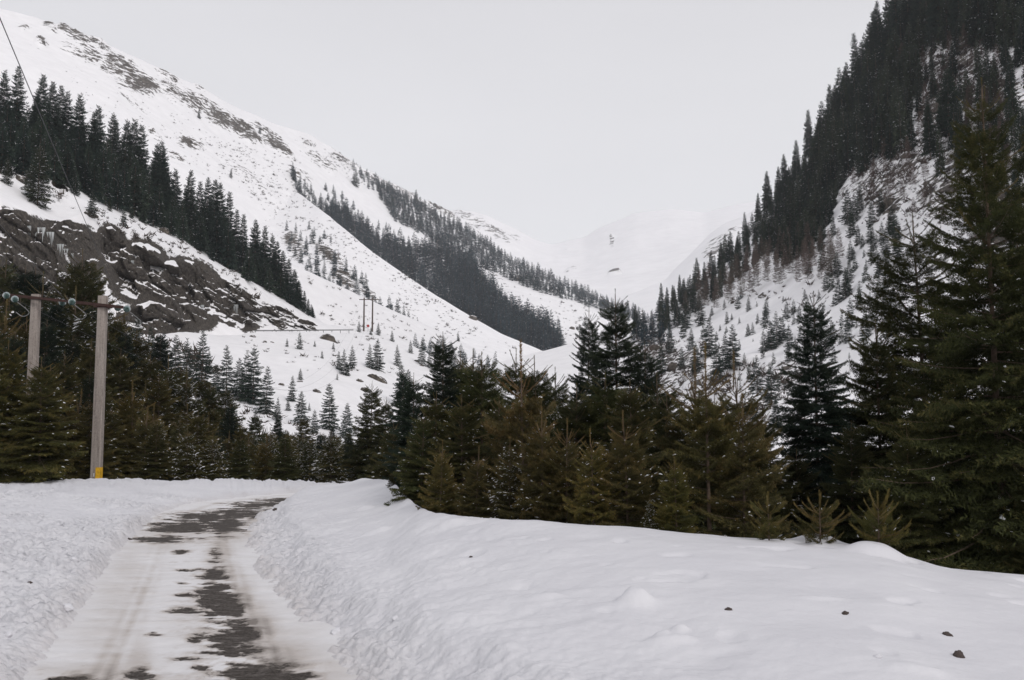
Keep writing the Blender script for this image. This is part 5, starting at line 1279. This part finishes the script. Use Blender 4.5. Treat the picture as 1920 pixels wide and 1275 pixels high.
# crossarm: twin angle bars passing the posts near their tops
ca0 = at(14, 553, DP + 1.2); ca1 = at(238, 577, DP - .3)
def bar(p, q, hw, hh, off=0.0):
    p = np.array(p, float); q = np.array(q, float); d = q - p; L = np.linalg.norm(d); d /= L; s = np.cross(d, [0, 0, 1.]); s /= np.linalg.norm(s); u = np.cross(s, d)
    V = []
    for P in (p, q):
        for a, b in ((-1, -1), (1, -1), (1, 1), (-1, 1)): V.append(P + s * (off + a * hw) + u * b * hh)
    return np.array(V), np.array([(0, 1, 2, 3), (4, 7, 6, 5), (0, 4, 5, 1), (1, 5, 6, 2), (2, 6, 7, 3), (3, 7, 4, 0)])
for q in (-.22, .22):
    V, Fc = bar(rel_(ca0), rel_(ca1), .03, .045, q); obj('crossarm', mesh_np('crossarm', V, Fc, [M_RUST]), pole)
cl = []
for Pt in (PR_t, PL_t):
    c = rel_(Pt) + np.array([0, 0, -.42 if Pt is PR_t else -.18]); cl.append(box_v(c[0] - .24, c[0] + .24, c[1] - .19, c[1] + .19, c[2] - .03, c[2] + .03))
for V, Fc in cl: obj('clamp_band', mesh_np('clamp_band', V, Fc, [M_RUST]), pole)
def insulator():
    prof = [(.02, -.10), (.05, -.085), (.125, -.05), (.135, -.02), (.12, .01), (.08, .04), (.05, .075), (.02, .09)]
    k = 16; V = []; 
    for r, z in prof:
        for j in range(k): a = j * 6.283 / k; V.append((r * math.cos(a), z, r * math.sin(a)))
    Fc = [(i * k + j, i * k + (j + 1) % k, (i + 1) * k + (j + 1) % k, (i + 1) * k + j) for i in range(len(prof) - 1) for j in range(k)]
    return mesh_np('glass_insulator', np.array(V), np.array(Fc), [M_GLASS], smooth=True)
INS = insulator()
pairs = [((12, 554), (28, 561)), ((117, 567), (135, 566)), ((221, 577), (238, 579))]
att = []
for (a, b) in pairs:
    for j, (px, py) in enumerate((a, b)):
        P = at(px, py, DP - 0.35 if j else DP + 0.4); o = obj('insulator', INS, pole, rel_(P)); o.rotation_euler = (0, 0, R_(25)); 
    att.append(at((a[0] + b[0]) / 2, (a[1] + b[1]) / 2, DP))
# small connecting hardware and jumper loops hanging below each pair
jm = []
for (a, b) in pairs:
    p = at(b[0] + 3, b[1] + 4, DP - .35); q = at(b[0] + 26, b[1] + 22, DP); r = at(b[0] + 14, b[1] + 34, DP); s = at(b[0] + 2, b[1] + 24, DP + .3)
    ctrl = chaikin(np.array([rel_(p), rel_(q), rel_(at(b[0] + 27, b[1] + 28, DP)), rel_(r), rel_(s)]), 3); jm.append(tube_path(ctrl, .014, 5))
for V, Fc in jm: obj('jumper_loop', mesh_np('jumper_loop', V, Fc, [M_WIRE]), pole)
# paint marks on the right post
w_ = .40; yl = zb + .35
pt = lambda z: (.38 * (1 - (z) / (PR_t[2] - zb)) + .31 * (z) / (PR_t[2] - zb)) / 2
z0 = at(186, 903, DP)[2] - zb - .35; z1 = at(186, 876, DP)[2] - zb
V, Fc = join([box_v(pt(z1) - .155, pt(z1) + .012, -.156 - .004, .10, z0, z1)])
obj('yellow_mark', mesh_np('yellow_mark', V, Fc, [M_YEL]), pole)
z2 = at(181, 893, DP)[2] - zb; z3 = at(181, 887, DP)[2] - zb
V, Fc = box_v(-.035, .055, -.156, -.150, z2, z3)
fl = obj('trail_mark', mesh_np('trail_mark', V, Fc, [M_WHITE]), pole)
obj('mark_stripe', mesh_np('mark_stripe', *box_v(-.004, .029, -.157, -.150, z2, z3), [M_NAVY]), fl)

def wire(name, p, q, sag, r, label, n=60, m=None):
    t = np.linspace(0, 1, n)[:, None]; P = np.array(p) * (1 - t) + np.array(q) * t; P[:, 2] -= (4 * sag * t * (1 - t))[:, 0]
    V, Fc = tube_path(P, r, 5); o = obj(name, mesh_np(name, V, Fc, [m or M_DWIRE], smooth=True)); tag(o, label, 'power line', 'overhead power lines')
dirn = (at(0, 12, 10.0) - att[2]); dirn[2] = 0
near_end = att[2] + dirn * 1.5
for k, lab in ((2, 'wire from the right insulators rising past the top left corner'), (1, 'wire from the middle insulators running off to the left'), (0, 'wire from the left insulators running off to the left')):
    wire('power_line', att[k], att[k] + (near_end - att[2]), .06, .006 if k == 2 else .007, lab)
# far double pole on the mountain road, its crossarm, and the spans towards it
FP = [hit('hill', 682, 621), hit('hill', 698, 622)]
if FP[0] is None: FP = [at(682, 621, 232), at(698, 622, 234)]
fp = bpy.data.objects.new('power_pole', None); COL.objects.link(fp); fp.location = FP[0]; tag(fp, 'pair of thin dark power poles far off on the mountain road', 'power pole')
ft = []
for P, ty in zip(FP, (558, 558)):
    hgt = top_height(682, ty, P[1], P[2]); V, Fc = taper_post(hgt, .42, .30, .42, .30, .3, 1.5)
    obj('post', mesh_np('far_post', V, Fc, [M_WOODP]), fp, P - FP[0]); ft.append(P + np.array([0, 0, hgt - .5]) - FP[0])
V, Fc = bar(ft[0] - np.array([1.2, 0, 0]), ft[1] + np.array([1.6, 0, 0]), .12, .10); obj('crossarm', mesh_np('far_crossarm', V, Fc, [M_WOODP]), fp)
for k, lab in ((0, 'long sagging wire from the left insulators to the far poles'), (1, 'long sagging wire from the middle insulators to the far poles'), (2, 'long sagging wire from the right insulators to the far poles')):
    wire('power_line', att[k], FP[0] + ft[0] + np.array([-1 + k * 1.6, 0, .1]), 11.0, .007, lab, 90, M_DWIRE)
# warning sign by the far poles and the guard rail of the mountain road
P = hit('hill', 690, 622)
if P is None: P = FP[0] + np.array([1, 0, 0])
sg = bpy.data.objects.new('road_sign', None); COL.objects.link(sg); sg.location = P; tag(sg, 'tiny red round sign between the two far poles', 'road sign')
V, Fc = tube_path([(0, 0, -.3), (0, 0, .7), (0, 0, 1.6)], .05, 6); obj('post', mesh_np('sign_post', V, Fc, [M_STEEL]), sg)
a = np.arange(16) * 2 * math.pi / 16; r_ = .36
V = np.concatenate([np.stack([r_ * np.cos(a), 0 * a - .08, 1.5 + r_ * np.sin(a)], -1), np.stack([r_ * np.cos(a), 0 * a - .05, 1.5 + r_ * np.sin(a)], -1), [(0, -.08, 1.5), (0, -.05, 1.5)]])
Fc = np.array([(i, (i + 1) % 16, 16 + (i + 1) % 16, 16 + i) for i in range(16)] + [(32, (i + 1) % 16, i, i) for i in range(0)])
me = bpy.data.meshes.new('sign_plate'); me.from_pydata(V.tolist(), [], [tuple(f) for f in Fc] + [tuple(range(16)), tuple(range(31, 15, -1))]); me.materials.append(M_REDS)
obj('plate', me, sg)
rl = bpy.data.objects.new('guard_rail', None); COL.objects.link(rl)
gp = []
for px in np.arange(478, 664, 8.0):
    D = np.interp(px, [r[0] for r in H_out], [r[2] for r in H_out]) + 1.2; z = at(px, np.interp(px, [r[0] for r in H_out], [r[1] for r in H_out]), D - 1.2)[2]; Q = at(px, 620, D); gp.append((Q[0], D, z + .15))
rl.location = gp[0]; tag(rl, 'low guard rail half buried along the mountain road edge', 'guard rail')
g0 = np.array(gp[0]); pth = np.array(gp) - g0
V, Fc = tube_path(pth + np.array([0, 0, .45]), .14, 6); obj('rail', mesh_np('rail', V, Fc, [M_STEEL]), rl)
for i in range(0, len(pth), 2):
    c = pth[i]; obj('post', mesh_np('rail_post', *box_v(c[0] - .06, c[0] + .06, c[1] + .16, c[1] + .28, c[2] - .4, c[2] + .5), [M_STEEL]), rl)

# ---------------------------------------------------------------- clods and lumps lying on the near snow
def clod(seed, mat):
    rg = np.random.default_rng(seed)
    import bmesh
    bm = bmesh.new(); bmesh.ops.create_icosphere(bm, subdivisions=3, radius=1.0)
    V = np.array([v.co[:] for v in bm.verts]); Fc = np.array([[v.index for v in f.verts] for f in bm.faces]); bm.free()
    V = V * (1 + .6 * fbm(V * 1.9 + seed, 5, seed, .65)[:, None])
    return mesh_np('clod', V, Fc, [mat], smooth=True)
def on_ground(px, py):
    d = ray(px, py); D = np.geomspace(5, 40, 900); P = EYE + d * (D / d[1])[:, None]
    z = ground(P[:, 0], P[:, 1])[0]; k = np.argmax(P[:, 2] <= z)
    return None if k == 0 else np.array([P[k, 0], P[k, 1], z[k]])
cd = [(1777, 1191, 9, M_DIRT, 'black and brown clod on the snow at lower right, upper of two'), (1797, 1232, 10, M_DIRT, 'dark brown pointed clod at lower right, lower of two'), (1366, 1144, 7, M_DIRT, 'brown clod poking out of the middle of the snow field'), (1584, 1151, 7, M_DIRT, 'small flat brown clod on the smooth snow'), (882, 1045, 4, M_DIRT, 'tiny grey twig end on the upper snow field'), (516, 957, 4.5, M_DIRT, 'small black lump at the roadside by the bend'), (56, 1093, 4, M_DIRT, 'brownish lump in the clods at the left edge'), (274, 989, 5, M_DIRT, 'dark clod at the left road edge by the bare asphalt'), (243, 1012, 5, M_DIRT, 'dark wet clod left of the near end of the bare asphalt'),
      (1645, 1232, 8, M_LUMP, 'greyish snow lump left of the lower brown clod'), (18, 1193, 12, M_LUMP, 'round snow lump at the left edge of the photo'), (630, 1185, 9, M_LUMP, 'snow lump at the foot of the right cut bank'), (742, 1160, 8, M_LUMP, 'snow lump beside the cut bank edge'), (128, 1138, 9, M_LUMP, 'snow ball on the left bank beside the road'), (140, 1050, 7, M_LUMP, 'snow ball high on the left bank')]
for i, (px, py, r, m, lab) in enumerate(cd):
    P = on_ground(px, py)
    if P is None: continue
    k = P[1] / F_PX
    o = obj('dirt_clod' if m is M_DIRT else 'snow_lump', clod(400 + i, m)); o.location = P + np.array([0, 0, -r * k * .08]); o.scale = (r * k, r * k, r * k * (1.2 if i == 1 else .62)); o.rotation_euler = (.2, .3, i)
    tag(o, lab, 'clod' if m is M_DIRT else 'snow lump', 'clods and lumps on the snow')

# ---------------------------------------------------------------- air
def haze():
    V, Fc = box_v(-2600, 2600, -60, 4700, -10.5, 1150)
    m = bpy.data.materials.new('valley_haze'); m.use_nodes = True; t = m.node_tree; t.nodes.clear()
    vo = t.nodes.new('ShaderNodeVolumePrincipled'); ou = t.nodes.new('ShaderNodeOutputMaterial')
    vo.inputs['Color'].default_value = (.95, .96, 1.0, 1); vo.inputs['Density'].default_value = HAZE_DENSITY; vo.inputs['Anisotropy'].default_value = 0.0
    t.links.new(vo.outputs[0], ou.inputs['Volume'])
    tag(obj('haze', mesh_np('haze', V, Fc, [m])), kind='stuff')
haze()
